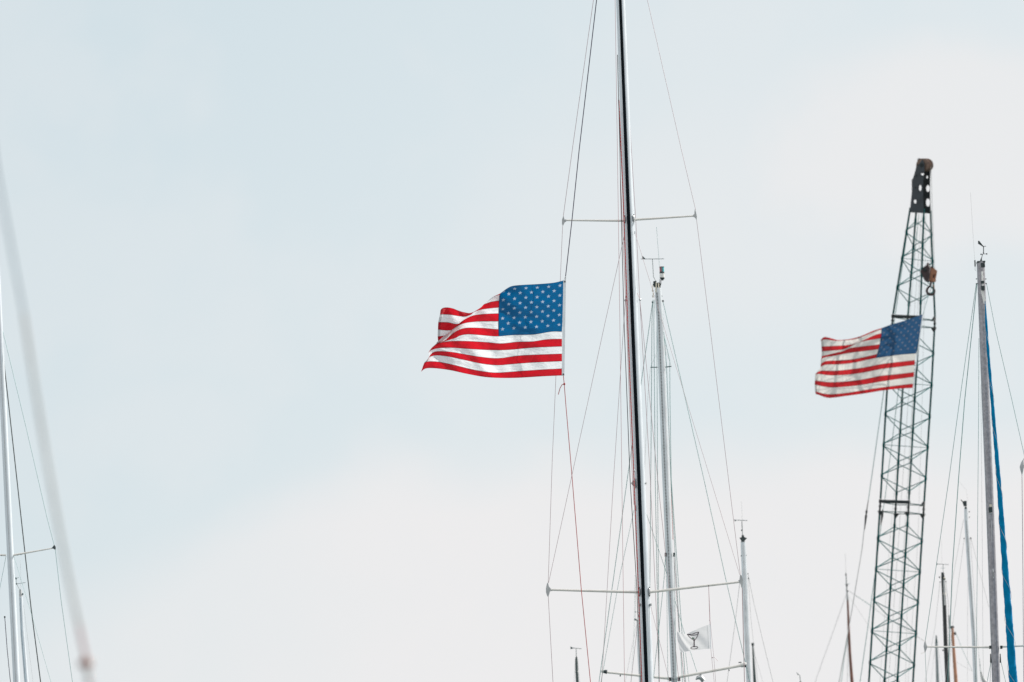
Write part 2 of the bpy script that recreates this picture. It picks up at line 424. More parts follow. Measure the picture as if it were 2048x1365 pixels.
def quad_strip(root, name, a, b, w1, w2, D, material, th=.006):
    return MB().slab([P(a[0] - w1, a[1], D), P(a[0] + w1, a[1], D), P(b[0] + w2, b[1], D), P(b[0] - w2, b[1], D)], th).build(name, material, root, False)
quad_strip(flA, 'heading', (1129.2, 560.5), (1126.2, 752), 2.7, 2.6, D1 - .255, M['header'])
for (x, y) in ((1129.6, 563.5), (1126.6, 749)):
    MB().tube([P(x, y, D1 - .27), P(x, y, D1 - .24)], 1.7 * mpp(D1), 10).build('grommet', M['brass'], flA)
mb = MB(); k1 = mpp(D1)
mb.tube([P(1129.8, 563, D1 - .27), P(1131.5, 558, D1 - .26), P(1131.5, 553, D1 - .25), P(1129.5, 557, D1 - .25), P(1130.5, 563, D1 - .26)], .8 * k1, 6)
mb.build('snap_hook', M['steel'], flA)

ZB = (1600, 600, 6.203)
def ht(t): return (1522 - 117 * t, 182 + 912 * t)
rowsB = [
 [(1525,180),(1300,258),(1130,308),(1015,350),(900,388),(800,433),(680,474),(560,495),(470,500),(400,482),(320,462),(285,470),(255,502)],
 [(1514,245),(1300,300),(1130,340),(1015,366),(900,403),(800,447),(680,488),(560,503),(440,508),(340,493),(290,496),(258,508)],
 [(1503,312),(1300,355),(1150,385),(1010,415),(900,450),(790,500,10),(720,532,40),(650,553,40),(560,566),(450,572),(340,578),(266,580)],
 [(1492,382),(1300,420),(1150,445),(1002,478),(900,494),(780,515,5),(690,545,20),(600,592,40),(520,618,30),(420,628),(340,635),(268,640)],
 [(1480,450),(1300,485),(1150,512),(990,553),(850,570),(720,586),(620,600,5),(540,635,30),(460,655,35),(380,674),(320,688),(268,700)],
 [(1467,522),(1300,548),(1150,572),(975,612),(830,632),(680,650),(560,668),(470,686),(390,700),(320,712),(280,725),(262,745)],
 [(1455,595),(1300,612),(1120,640),(955,675),(800,710),(680,735),(560,748),(450,754),(370,757),(310,765),(272,785),(256,810)],
 [(1442,665),(1250,680),(1100,700),(945,722),(800,752),(680,778),(560,795),(450,802),(370,802),(310,808),(270,825),(255,845)],
 [(1427,750),(1200,775),(1000,800),(800,840),(600,866),(450,881),(340,881),(270,880),(230,892),(200,912)],
 [(1422,808),(1200,835),(1000,860),(800,900),(600,928),(420,937),(320,932),(255,922),(215,920),(190,928)],
 [(1415,898),(1200,925),(1000,945),(800,985),(600,1012),(420,1023),(320,1020),(255,1012),(210,1004),(186,1000)],
 [(1412,955),(1200,985),(1000,1015),(800,1050),(600,1075),(420,1087),(320,1080),(260,1068),(210,1058),(182,1052)],
 [(1405,1042),(1200,1065),(1000,1090),(800,1120),(600,1153),(440,1170),(350,1172),(290,1165),(235,1150),(188,1135)],
 [(1402,1095),(1200,1106),(1000,1130),(800,1163),(600,1190),(440,1212),(350,1217),(290,1203),(240,1183),(197,1172)]]
edgB = [1015, 1012, 1010, 1002, 990, 975, 957, 945, 945, 940, 935, 930, 925, 920]
DC = 95.0; DF2 = 94.15
flB = thing('national_flag', 'slightly blurred stars and stripes flag flying in front of the green lattice crane boom', 'flag', P(1826, 776, DF2), 'stars and stripes flags')
mfB = flag_material('aged_flag_cloth', (.73, .71, .68), (.52, .020, .026), (.024, .085, .19), (.15, .17, .23), .55, .4)
def billB(u, v):
    a = min(1, u * 2.5)
    return a * (.07 * math.sin(u * 8.5 - v * 2.5 + .4) + .03 * math.sin(u * 15 + v * 4) - .03 * math.sin(v * 8 + u * 5))
build_flag(flB, rowsB, edgB, *ZB, DF2, mfB, wr=.02, billow=billB, seed=9)
kc = mpp(DC)
quad_strip(flB, 'heading', (1845.4, 630), (1826, 776.5), .9, .9, DF2 - .01, M['header'], .01)
wire(flB, 'halyard', [(1863, 575), (1853, 604), (1845.6, 631)], DF2, 1.0, M['wire_cool'])
wire(flB, 'halyard', [(1825.8, 776), (1822, 900), (1811, 1365)], DF2, .6, M['wire_pale'], True)

# ------------------------------------------------------------------ tall central mast
k1 = mpp(D1)
ax1 = [(1229, -300), (1241, 0), (1258, 440), (1266.3, 650), (1279.5, 950), (1296, 1365)]
m1 = mast('tall central white mast with a broad black sail track and two pairs of long spreaders', D1, ax1, [15, 18, 20.5, 20.5, 20.5, 22.5], M['mast_white'])
# sail track: black strip on the face of the mast
tp = []; tw = []
for (x, y), wv in zip([(1228.4, -300), (1240.4, 0), (1257.4, 440), (1265.2, 650), (1277.6, 950), (1293.2, 1365)], [5, 5.8, 7, 7, 7, 7]):
    hw = {-300: 15, 0: 18, 440: 20.5, 650: 20.5, 950: 20.5, 1365: 22.5}[y] * k1 / 2 * 1.35
    tp.append(P(x, y, D1 - hw)); tw.append(wv * k1 / 2)
t = (tp[-1].z - 1.4) / (tp[-2].z - tp[-1].z); tp.append(tp[-1] + (tp[-1] - tp[-2]) * t); tw.append(tw[-1])
MB().tube(tp, tw, 10, (1, .45)).build('sail_track', M['track_black'], m1)
def mast_x(y): return lin(ax1, y)
# spreaders
spreader(m1, D1, (1131, 441), (1250, 442), 3.2, 4.6); spreader(m1, D1, (1389, 432.3), (1267, 440), 3.2, 4.8)
spreader(m1, D1, (1101, 1180), (1279, 1184.8), 4.2, 5.4); spreader(m1, D1, (1478, 1164.5), (1300, 1184.5), 4.2, 5.4)
def tip(root, D, pts, material, th=3.2):
    k = mpp(D); return MB().slab([P(x, y, D) for x, y in pts], th * k).build('spreader_tip', material, root, False)
tip(m1, D1, [(1127, 432), (1129, 440), (1132.5, 439.5), (1132.5, 443), (1129.5, 445), (1125.8, 453), (1123.8, 448), (1124, 440), (1126, 434)], M['tip'])
tip(m1, D1, [(1389.5, 418.5), (1392, 425), (1393.6, 434), (1393.2, 441), (1391, 437), (1388.5, 434.5), (1386, 434), (1386, 430.4), (1388.5, 429)], M['tip'])
tip(m1, D1, [(1096, 1165), (1097.5, 1173), (1101, 1177.5), (1104, 1179), (1104, 1182.5), (1100, 1183), (1097, 1194), (1094.5, 1193), (1092, 1185), (1091.8, 1177), (1093.8, 1168)], M['tip'])
tip(m1, D1, [(1480, 1149), (1483.5, 1152), (1486, 1160), (1485.8, 1170), (1484.6, 1177), (1482.5, 1175), (1481, 1168), (1477.5, 1166), (1476.5, 1161.5), (1479, 1160)], M['tip'])
for (x, y, h) in ((1249, 439, 14), (1267.3, 437, 14), (1278.4, 1184, 17), (1298.8, 1184, 17)):
    mb = MB(); mb.ball(P(x, y, D1 - .07), h / 2 * k1, (.28, .5, 1), 10, 8); mb.build('spreader_bracket', M['steel'], m1)
    for s in (-1, 1): MB().ball(P(x + .3, y + s * h * .48, D1 - .10), 1.4 * k1).build('bracket_bolt', M['dark'], m1)
W1 = M['wire']
wire(m1, 'shroud', [(1229.5, -298), (1187, 0), (1144.6, 300), (1126.5, 434)], D1, 1.15, W1)
wire(m1, 'shroud', [(1229.5, -290), (1294.7, 0), (1362.8, 300), (1391.5, 421)], D1, .95, W1)
wire(m1, 'shroud', [(1125.2, 453), (1120.6, 561), (1112, 751), (1104.5, 921), (1096.4, 1166)], D1, 1.0, W1)
wire(m1, 'shroud', [(1393.3, 441), (1420.6, 660), (1457.2, 960), (1480.5, 1149)], D1, 1.0, W1)
wire(m1, 'shroud', [(1248.4, 473), (1207, 660), (1150.6, 920), (1097.2, 1166)], D1 + .05, .95, W1)
wire(m1, 'shroud', [(1270, 466), (1329.6, 660), (1421.5, 960), (1479.4, 1150)], D1 + .05, .8, W1)
wire(m1, 'shroud', [(1096.5, 1193), (1106, 1365)], D1, 1.1, W1, True)
wire(m1, 'shroud', [(1484.4, 1176), (1489, 1365)], D1, 1.7, W1, True)
wire(m1, 'backstay', [(1227, -298), (1230.2, 0), (1234.8, 300), (1239.8, 650), (1243.7, 960), (1249, 1365)], D1 - .4, .95, M['wire_pink'], True)
wire(m1, 'halyard', [(1235, 110), (1239.8, 300), (1241.2, 380), (1248, 640), (1260.2, 960), (1273.5, 1174), (1281, 1365)], D1 - .15, 1.6, M['rope_black'], True, 'black halyard')
wire(m1, 'halyard', [(1237.5, 200), (1245.7, 380), (1255.8, 660), (1267.2, 940), (1275.5, 1148), (1283.6, 1365)], D1 - .14, 2.9, M['rope_fleck'], True, 'red flecked halyard', 8)
wire(m1, 'halyard', [(1240, 330), (1244.5, 440), (1252.8, 640), (1264, 940), (1268, 1010)], D1 - .13, 1.0, M['rope_red'], False, 'thin red line')
wire(m1, 'running_backstay', [(1250.8, 598), (1248, 640), (1227, 960), (1205, 1337)], D1, .95, W1, True)
wire(m1, 'stay', [(1258, 220), (1267.7, 380), (1271.6, 441), (1279.5, 598), (1300.7, 960), (1319, 1365)], D1 + .1, 1.2, W1, True)
wire(m1, 'stay', [(1279.8, 602), (1283.8, 640), (1315.5, 960), (1331, 1107), (1358, 1365)], D1 + .1, 1.1, W1, True)
wire(m1, 'stay', [(1301.8, 1214), (1331, 1331)], D1, .8, W1, True)
wire(m1, 'stay', [(1279, 1214), (1262, 1365)], D1, .8, W1, True)
# flag halyard: navy above the flag, red below it
wire(m1, 'flag_halyard', [(1229.5, -305), (1193.2, 0), (1158.4, 300), (1144, 440), (1131.2, 553)], D1 - .22, 2.0, M['rope_navy'], False, 'navy upper halyard')
wire(m1, 'flag_halyard', [(1126.6, 750), (1128.4, 768), (1131.7, 810), (1141.3, 921), (1152, 1050), (1162.7, 1181), (1181, 1365)], D1 - .24, 1.6, M['rope_red'], True, 'red lower halyard')
mb = MB(); mb.ball(P(1128.6, 768.5, D1 - .24), 2.2 * k1, (1, 1, 1.1)); mb.tube([P(1128.6, 768, D1 - .24), P(1124, 770, D1 - .25), P(1120, 777, D1 - .26), P(1116.6, 789.5, D1 - .27)], .8 * k1, 6)
mb.build('halyard_knot', M['rope_red'], m1)
def blobs(root, name, D, lst, material, q=0):
    for x, y, r in lst: MB().ball(P(x, y, D - q), r * mpp(D), (1, 1, 1.25)).build(name, material, root)
blobs(m1, 'tang', D1, [(1250.3, 601, 2.1), (1279.8, 600, 2.2)], M['steel'])
wire(m1, 'pennant', [(1274.5, 586), (1279.5, 598)], D1, 1.2, W1)
wire(m1, 'pennant', [(1254, 585), (1250.4, 600)], D1 - .05, 1.2, W1)
for x, y in ((1279, 1210), (1301.5, 1210)): MB().box(P(x, y, D1 - .05), (3.2 * k1, .05, 4.4 * k1)).build('block', M['tip'], m1, False)
mb = MB(); mb.slab([P(1262, 967, D1 - .05), P(1269.5, 957.5, D1 - .05), P(1271, 977, D1 - .05)], .05); mb.tube([P(1265, 967, D1 - .05), P(1274, 967, D1)], 1.5 * k1, 6); mb.build('deck_light', M['tip'], m1)
mb = MB(); mb.tube([P(1288, 967, D1), P(1293, 967, D1 - .02)], [1.2 * k1, 2.4 * k1], 8); mb.build('deck_light', M['tip'], m1)
mb = MB(); mb.ball(P(1272.5, 1020.5, D1 - .03), 1.7 * k1); mb.tube([P(1271, 1011, D1 - .03), P(1272.5, 1020, D1 - .03)], .9 * k1, 6); mb.build('block', M['tip'], m1)
mb = MB(); mb.box(P(1269.6, 466, D1 - .08), (2 * k1, .02, 5 * k1)); mb.build('cleat', M['steel'], m1, False)
mb = MB(); mb.ball(P(1268.3, 942, D1 - .14), 1.9 * k1); mb.build('block', M['steel'], m1)

# martini pennant on its flag halyard below the right hand lower spreader
DB = D1 - .05; ZM = 5.808
def mz(x, y): return (1240 + x / ZM, 1130 + y / ZM)
fm = thing('novelty_flag', 'small white flag with an outlined cocktail glass and green olive under a spreader', 'flag', P(*mz(1052, 976), DB))
mat_w = flag_material('white_cotton', (.84, .84, .84), (.84, .84, .84), (.84, .84, .84), (.84, .84, .84), .45, .12)
nt = mat_w.node_tree
for n in nt.nodes:      # plain cloth: no seams
    if n.type in ('BSDF_DIFFUSE', 'BSDF_TRANSLUCENT'):
        for l in list(n.inputs[0].links): nt.links.remove(l)
        n.inputs[0].default_value = (.76, .76, .78, 1)
tops = [(1045, 690), (1000, 706), (930, 733), (850, 768), (790, 795), (750, 802), (720, 796), (690, 785), (660, 775)]
bots = [(1055, 976), (1005, 978), (950, 984), (885, 990), (830, 998), (790, 1004), (760, 1010), (730, 1015), (700, 1015)]
def mcloth(a, v):
    i = a * 8; j = min(7, int(i)); f = i - j
    p = Vector(tops[j]).lerp(Vector(tops[j + 1]), f); q = Vector(bots[j]).lerp(Vector(bots[j + 1]), f)
    r = p.lerp(q, v)
    bow = math.sin(v * math.pi) * (-14 * max(0, a - .5))
    dpt = min(1, a * 3) * (.014 * math.sin(a * 9 + v * 3) + .008 * math.sin(v * 7 - a * 4) + .006 * math.sin(a * 21 + v * 9))
    return r.x + bow, r.y, dpt
vs = []; fs = []; NU, NV = 40, 20
for i in range(NU + 1):
    for j in range(NV + 1):
        x, y, dd = mcloth(i / NU, j / NV); vs.append(P(*mz(x, y), DB + dd))
for i in range(NU):
    for j in range(NV): a = i * (NV + 1) + j; fs.append((a, a + NV + 1, a + NV + 2, a + 1))
mb = MB(); mb.add(vs, fs); mb.build('cloth', mat_w, fm)
def inv(x, y):      # flag-local coordinates of a drawn point
    best = None
    for i in range(81):
        for j in range(41):
            X, Y, dd = mcloth(i / 80, j / 40); e = (X - x) ** 2 + (Y - y) ** 2
            if best is None or e < best[0]: best = (e, dd)
    return best[1]
def ink(name, strokes, wpx, material):
    mb = MB()
    for s in strokes:
        pts = [P(*mz(x, y), DB + inv(x, y) - .006) for x, y in s]
        mb.tube(pts, wpx * mpp(DB) / 2, 6)
    return mb.build(name, material, fm)
ell = [(863 + 42 * math.cos(a * math.pi / 10), 964 + 14 * math.sin(a * math.pi / 10) - 4 * math.cos(a * math.pi / 10)) for a in range(21)]
ink('glass_emblem', [[(780, 808), (840, 806), (882, 788), (914, 781)], [(780, 808), (830, 820), (880, 815), (912, 797), (914, 781)], [(780, 808), (805, 838), (835, 864), (860, 872), (880, 862), (900, 828), (914, 781)]], 1.25, M['ink'])
ink('glass_foot', [ell], 1.25, M['ink'])
ink('glass_stem', [[(850, 874), (872, 874)], [(861, 874), (861, 915), (860, 955)]], 2.2, M['ink'])
ink('olive_emblem', [[(836, 850), (848, 853), (864, 855)]], 2.6, M['olive'])
quad_strip(fm, 'heading', mz(1045, 690), mz(1055, 976), .7, .7, DB - .008, M['header'], .004)
wire(fm, 'halyard', [mz(1030, 245), mz(1030, 265), mz(1042, 640), mz(1045, 690)], DB, .9, M['wire_pink'])
wire(fm, 'halyard', [mz(1031, 265), mz(1048, 640), mz(1062, 800), mz(1090, 1080), mz(1112, 1365)], DB + .03, .7, M['wire'], True)
wire(fm, 'halyard', [mz(1055, 976), mz(1065, 1078), mz(1095, 1365)], DB - .02, .75, M['wire'], True)
mb = MB(); mb.ball(P(*mz(1073, 1079), DB), 1.2 * k1); mb.tube([P(*mz(1073, 1079), DB), P(*mz(1095, 1074), DB), P(*mz(1120, 1098), DB), P(*mz(1138, 1120), DB)], .35 * k1, 5)
mb.build('halyard_knot', M['wire'], fm); MB().tube([P(*mz(1040, 640), DB), P(*mz(1046, 652), DB)], 1.0 * k1, 6).build('snap_hook', M['wire'], fm)
MB().tube([P(*mz(1030, 238), DB), P(*mz(1030, 250), DB)], .9 * k1, 8).build('hanger', M['dark'], fm)

# ------------------------------------------------------------------ second mast just behind, with instruments
D2 = 62; k2 = mpp(D2)
ax2 = [(1316, 577), (1320, 640), (1332, 960), (1341.5, 1180), (1349, 1365)]
m2 = mast('white mast topped by a red and green lamp just right of the tallest mast', D2, ax2, [13, 14.5, 14.8, 13.5, 12.8], M['mast_alu'])
tp = [P(x, y, D2 - 14 * k2 / 2 * 1.35) for x, y in ((1313.5, 585), (1317.8, 640), (1330.6, 960), (1340, 1180), (1348, 1365))]
t = (tp[-1].z - 1.4) / (tp[-2].z - tp[-1].z); tp.append(tp[-1] + (tp[-1] - tp[-2]) * t)
MB().tube(tp, 1.5 * k2, 8, (1, .5)).build('sail_track', M['track_dots'], m2)
def z8(x, y): return (1260 + x / 7.583, 480 + y / 7.583)
def cyl(root, name, D, a, b, wa, wb, material, n=14, dd=0):
    k = mpp(D); return MB().tube([P(*a, D + dd), P(*b, D + dd)], [wa * k / 2, wb * k / 2], n).build(name, material, root)
lamp = MB().tube([P(*z8(481, 418), D2), P(*z8(481, 410), D2)], 5.0 * k2, 16).build('tricolour_lamp', M['dark'], m2)
cx0, cx1 = z8(481, 418), z8(484, 488)
for a0, a1, mm, nm in ((150, 245, 'red_lens', 'red_lens'), (245, 290, 'grey_lens', 'clear_lens'), (290, 390, 'green_lens', 'green_lens')):
    vs = []; n_ = 8
    for c in (cx0, cx1):
        o = P(*c, D2)
        for i in range(n_ + 1):
            g = R(a0 + (a1 - a0) * i / n_); vs.append(o + Vector((math.cos(g), math.sin(g), 0)) * 4.5 * k2)
    vs += [P(*cx0, D2), P(*cx1, D2)]
    fs = [(i, i + 1, n_ + 2 + i, n_ + 1 + i) for i in range(n_)] + [(2 * n_ + 2, 0, n_ + 1, 2 * n_ + 3), (2 * n_ + 2, n_, 2 * n_ + 1, 2 * n_ + 3)]
    MB().add(vs, fs).build(nm, M[mm], lamp)
cyl(lamp, 'lamp_collar', D2, z8(484, 488), z8(485, 513), 9.6, 9.8, M['dark'])
cyl(lamp, 'anchor_lens', D2, z8(485, 513), z8(488, 577), 9.4, 9.6, M['white'])
cyl(lamp, 'lamp_foot', D2, z8(488, 577), z8(487, 592), 10.6, 8.6, M['dark'])
cyl(lamp, 'lamp_bracket', D2, z8(492, 592), z8(490, 616), 7.4, 3.6, M['dark'])
cyl(m2, 'instrument_pod', D2, z8(461, 600), z8(462, 665), 4.4, 4.4, M['steel'])
cyl(m2, 'instrument_pod', D2, z8(464, 660), z8(452, 715), 3.4, 2.2, M['dark'])
mb = MB(); mb.box(P(*z8(378, 656), D2), (6.4 * k2, 9 * k2, 6.5 * k2)); mb.slab([P(*z8(q[0], q[1]), D2) for q in ((345, 675), (440, 650), (470, 745), (425, 735), (400, 725), (365, 715))], 7 * k2); mb.build('masthead', M['dark'], m2, False)
for q in (((398, 640), (392, 800)), ((430, 660), (436, 745)), ((345, 690), (342, 790)), ((352, 800), (350, 880))): MB().tube([P(*z8(*q[0]), D2 - 8 * k2), P(*z8(*q[1]), D2 - 8 * k2)], .9 * k2, 6).build('masthead_line', M['cream'], m2)
blobs(m2, 'sheave', D2, [(z8(345, 775)[0], z8(0, 775)[1], 1.8), (z8(480, 855)[0], z8(0, 855)[1], 1.5), (z8(348, 857)[0], z8(0, 857)[1], 1.5)], M['dark'])
blobs(m2, 'tang', D2, [(1305.2, 605, 1.9), (1326, 602.5, 1.9)], M['dark'])
vane(m2, D2, [(1312.5, 564), (1307, 554), (1304.8, 518)], [(1281.5, 518.6), (1328, 518.2)], [z8(180, 238), z8(235, 288), z8(186, 290)], M['teal_dark'], 1.1)
wire(m2, 'antenna', [z8(402, -190), z8(446, 400)], D2, .6, M['wire_cool'])
WC = M['wire_cool']
wire(m2, 'shroud', [(1305.2, 605), (1297.7, 660), (1260, 920), (1198, 1365)], D2, 1.35, WC, True)
wire(m2, 'shroud', [(1326, 603), (1339, 660), (1408, 960), (1452.5, 1163), (1500, 1365)], D2, 1.2, WC, True)
for pts, wv, mt in (([(1306, 600), (1304, 640), (1301.5, 960), (1298, 1365)], 1.3, WC), ([(1308.5, 600), (1307.7, 640), (1310.5, 960), (1318, 1365)], 1.3, WC),
                    ([(1311, 600), (1313.6, 645), (1315.2, 960), (1318.5, 1365)], 1.2, WC), ([(1327.5, 665), (1333, 730), (1341.7, 960), (1365, 1365)], 1.2, WC),
                    ([(1327, 668), (1339.5, 722), (1340, 800), (1342.5, 960), (1371, 1365)], 1.3, WC), ([(1330, 690), (1333, 734), (1338.5, 870), (1346, 1080)], 1.1, M['rope_fleck']),
                    ([(1301, 735), (1296, 790), (1288, 960)], .7, M['wire_pale']), ([(1293.4, 1029), (1341, 1170), (1368, 1264), (1394, 1345)], 1.0, WC),
                    ([(1331, 1112), (1328, 1160), (1319, 1245), (1306, 1365)], 1.1, WC), ([(1348, 1112), (1352.5, 1180), (1358, 1260), (1369, 1365)], 1.3, M['wire']),
                    ([(1331, 1112), (1333.5, 1180), (1336, 1365)], .9, WC), ([(1348, 1112), (1350, 1200), (1352, 1365)], .9, WC),
                    ([(1268, 1020), (1240, 1150), (1202, 1365)], .9, WC), ([(1371, 1305), (1378, 1365)], .9, WC)):
    wire(m2, 'shroud' if mt is WC else 'halyard', pts, D2 + random.uniform(-.3, .3), wv, mt, pts[-1][1] >= 1365)
for a, b in (((1301, 735), (1315, 735.2)), ((1329.5, 734.8), (1343, 733.2))): cyl(m2, 'crosstree', D2, a, b, 2.0, 2.0, M['teal_dark'], 8)
wire(m2, 'jumper_wire', [(1313, 708), (1301.5, 734)], D2, .5, M['wire_pale']); wire(m2, 'jumper_wire', [(1330, 700), (1343, 733)], D2, .5, M['wire_pale'])
for x in (1331, 1348): MB().tube([P(x, 1106, D2 - .05), P(x, 1114, D2 - .05)], 1.7 * k2, 8).build('tang', M['dark'], m2)
spreader(m2, D2, (1213, 1345), (1343, 1358), 4.2, 5); spreader(m2, D2, (1482, 1331.5), (1356, 1355), 5.2, 5)
MB().tube([P(1207, 1343.3, D2), P(1214, 1344.5, D2)], [3 * k2, 4.3 * k2], 10).build('spreader_tip', M['tip_dark'], m2)
MB().ball(P(1205.5, 1343, D2), 3.4 * k2).build('spreader_tip', M['white'], m2)
MB().tube([P(1481, 1330.7, D2), P(1490, 1329.5, D2), P(1493, 1329.5, D2)], [4.6 * k2, 5 * k2, 3.2 * k2], 12).build('spreader_tip', M['white'], m2)
MB().box(P(1491, 1333, D2 - .05), (3 * k2, 5 * k2, 4 * k2)).build('spreader_clip', M['dark'], m2, False)
MB().tube([P(1477, 1325.5, D2), P(1483, 1325, D2)], 1 * k2, 6).build('spreader_clip', M['dark'], m2)
mb = MB(); mb.tube([P(1400.3, 1348, D2), P(1400, 1354, D2)], .9 * k2, 6); mb.build('lamp_stem', M['dark'], m2)
MB().tube([P(1391.5, 1360, D2), P(1395, 1356, D2), P(1401, 1354.5, D2), P(1405.5, 1360, D2), P(1404, 1365, D2)], [1 * k2, 3.6 * k2, 5.6 * k2, 5 * k2, 1.5 * k2], 12).build('spreader_lamp', M['steel'], m2)
for x, y in ((1240.5, 1352), (1458, 1341)): MB().ball(P(x, y, D2), 1.3 * k2, (1, 1, 1.5)).build('small_block', M['dark'], m2)
for x in (1340, 1358): MB().box(P(x, 1359, D2 - .08), (5 * k2, 8 * k2, 7 * k2)).build('spreader_bracket', M['dark'], m2, False)

# ------------------------------------------------------------------ other masts
D3 = 75; k3 = mpp(D3)
m3 = mast('pale mast with a dark collar standing right of the cocktail glass flag', D3, [(1486, 1085), (1487.5, 1112), (1492.3, 1240), (1498, 1365)], [9.5, 10.5, 11, 10.5], M['mast_alu'])
mb = MB(); mb.tube([P(1485.6, 1071, D3), P(1486, 1086, D3)], [2.2 * k3, 4.2 * k3], 10); mb.slab([P(x, y, D3) for x, y in ((1479, 1076), (1484, 1075), (1486, 1070), (1489, 1075), (1494, 1077), (1490, 1081), (1482, 1081))], 4 * k3); mb.build('masthead', M['dark'], m3, False)
cyl(m3, 'collar', D3, (1487.3, 1110.8), (1487.5, 1113), 11.8, 11.8, M['dark'])
vane(m3, D3, [(1485, 1071), (1483.5, 1043)], [(1469, 1040.5), (1495, 1041.5)], [(1468.5, 1038.5), (1472.5, 1042.5), (1469, 1043)], M['teal_dark'], 1.1)
blobs(m3, 'instrument_cup', D3, [(1483.3, 1061, 1.3)], M['dark'])
wire(m3, 'antenna', [(1483, 1003), (1485.5, 1070)], D3, .45, M['wire_pale'])
wire(m3, 'track', [(1486, 1090, -.1), (1491, 1240, -.1), (1496.6, 1365, -.1)], D3, 1.2, M['tip'], True)
wire(m3, 'shroud', [(1496.3, 1150), (1507, 1203), (1524, 1275), (1546, 1365)], D3, 1.0, M['wire_pale'], True)
wire(m3, 'shroud', [(1479.5, 1165), (1471, 1240), (1454, 1365)], D3, 1.0, M['wire_pale'], True)
wire(m3, 'shroud', [(1496.3, 1150), (1502, 1240), (1516, 1365)], D3, .7, M['wire_pale'], True)
blobs(m3, 'tang', D3, [(1497.2, 1157, 1.3), (1496, 1148, 1)], M['teal_dark'])
m4 = mast('short dark mast close to the right of the pale mast with a collar', 90, [(1505.2, 1288), (1509.6, 1365)], [2.6, 6.2], M['mast_darkgreen'])
mb = MB(); mb.box(P(1505.5, 1289, 90), (.06, .06, .06)); mb.build('masthead', M['dark'], m4, False)
wire(m4, 'shroud', [(1506.5, 1300), (1526, 1365)], 90, .6, M['wire_pale'], True)
m5 = mast('lone dark masthead with a white band and wind vane left of the red halyard', 80, [(1152.8, 1318), (1153.4, 1340), (1154.8, 1365)], [4.4, 5.6, 6], M['mast_darkgreen'])
k5 = mpp(80)
cyl(m5, 'white_band', 80, (1153.5, 1342), (1153.6, 1344.5), 6.6, 6.6, M['white'])
cyl(m5, 'masthead', 80, (1152.8, 1314), (1152.9, 1321), 3, 5.6, M['dark'])
vane(m5, 80, [(1152.6, 1316), (1152.4, 1298)], [(1142, 1296), (1163, 1298)], [(1141, 1293.3), (1147.5, 1297), (1141, 1299)], M['teal_dark'], 1.1)
for s in (-1, 1): wire(m5, 'shroud', [(1153 + 2.5 * s, 1322), (1153.6 + 5.5 * s, 1365)], 80, .5, M['wire_pale'], True)
m6 = mast('slim pale mast half hidden along the lower left side of the tallest mast', 85, [(1275, 1243), (1277, 1300), (1281, 1365)], [4, 5, 5.6], M['mast_alu'])
vane(m6, 85, [(1274.8, 1246), (1272.8, 1238)], [(1269.5, 1239.5), (1276, 1242)], None, M['teal_dark'], 1.4)
blobs(m6, 'instrument_cup', 85, [(1271, 1224, 1.2), (1275.5, 1224.8, 1.1), (1270.3, 1239.5, 1.7)], M['teal_dark'])
wire(m6, 'antenna', [(1270.8, 1150), (1271, 1240)], 85, .6, M['wire_cool'])
wire(m6, 'shroud', [(1273, 1250), (1250, 1365)], 85, .6, M['wire_pale'], True); wire(m6, 'shroud', [(1271, 1150), (1267, 1300), (1262, 1365)], 85, .5, M['wire_cool'], True)
# brown wooden mast left of the crane
D7 = 110; k7 = mpp(D7)
m7 = mast('brown varnished wooden mast with a tall dark finial, left of the lattice crane', D7, [(1695.3, 1200), (1697.5, 1260), (1700, 1310), (1704, 1365)], [3.8, 5, 5.6, 6.8], M['wood_brown'], group='wooden masts of the marina')
cyl(m7, 'masthead_sleeve', D7, (1693.6, 1181), (1695.6, 1203), 3, 5, M['tip'])
cyl(m7, 'topmast', D7, (1692, 1146), (1693.8, 1190), 1.4, 2.2, M['teal_dark'])
blobs(m7, 'finial', D7, [(1691.8, 1150, 1.6), (1693.8, 1171, 2.2), (1694.6, 1183, 1.9)], M['dark'])
wire(m7, 'crosstree', [(1689.5, 1169.5), (1699.5, 1168)], D7, .9, M['wire_cool']); wire(m7, 'antenna', [(1690.5, 1108), (1692, 1148)], D7, .6, M['wire_pale'])
wire(m7, 'shroud', [(1692.5, 1190), (1640, 1337), (1630, 1365)], D7, 1.0, M['wire_pale'], True)
wire(m7, 'shroud', [(1697, 1270), (1688, 1320), (1682.5, 1365)], D7, 1.3, WC, True); wire(m7, 'shroud', [(1695.5, 1205), (1695, 1365)], D7, .8, M['wire_pale'], True)
wire(m7, 'triatic_stay', [(1695, 1181), (1716, 1194), (1742, 1212), (1765, 1230), (1846, 1281)], D7, 1.0, M['wire_pale'])
for i in range(7):
    f = i / 6; MB().tube([P(1712 + 25 * f, 1192 + 16.5 * f, D7), P(1714.5 + 25 * f, 1193.6 + 16.5 * f, D7)], .8 * k7, 5).build('stay_clip', WC, m7)
wire(m7, 'shroud', [(1697, 1192), (1733, 1245), (1746, 1265)], D7, .6, M['wire_pale'])
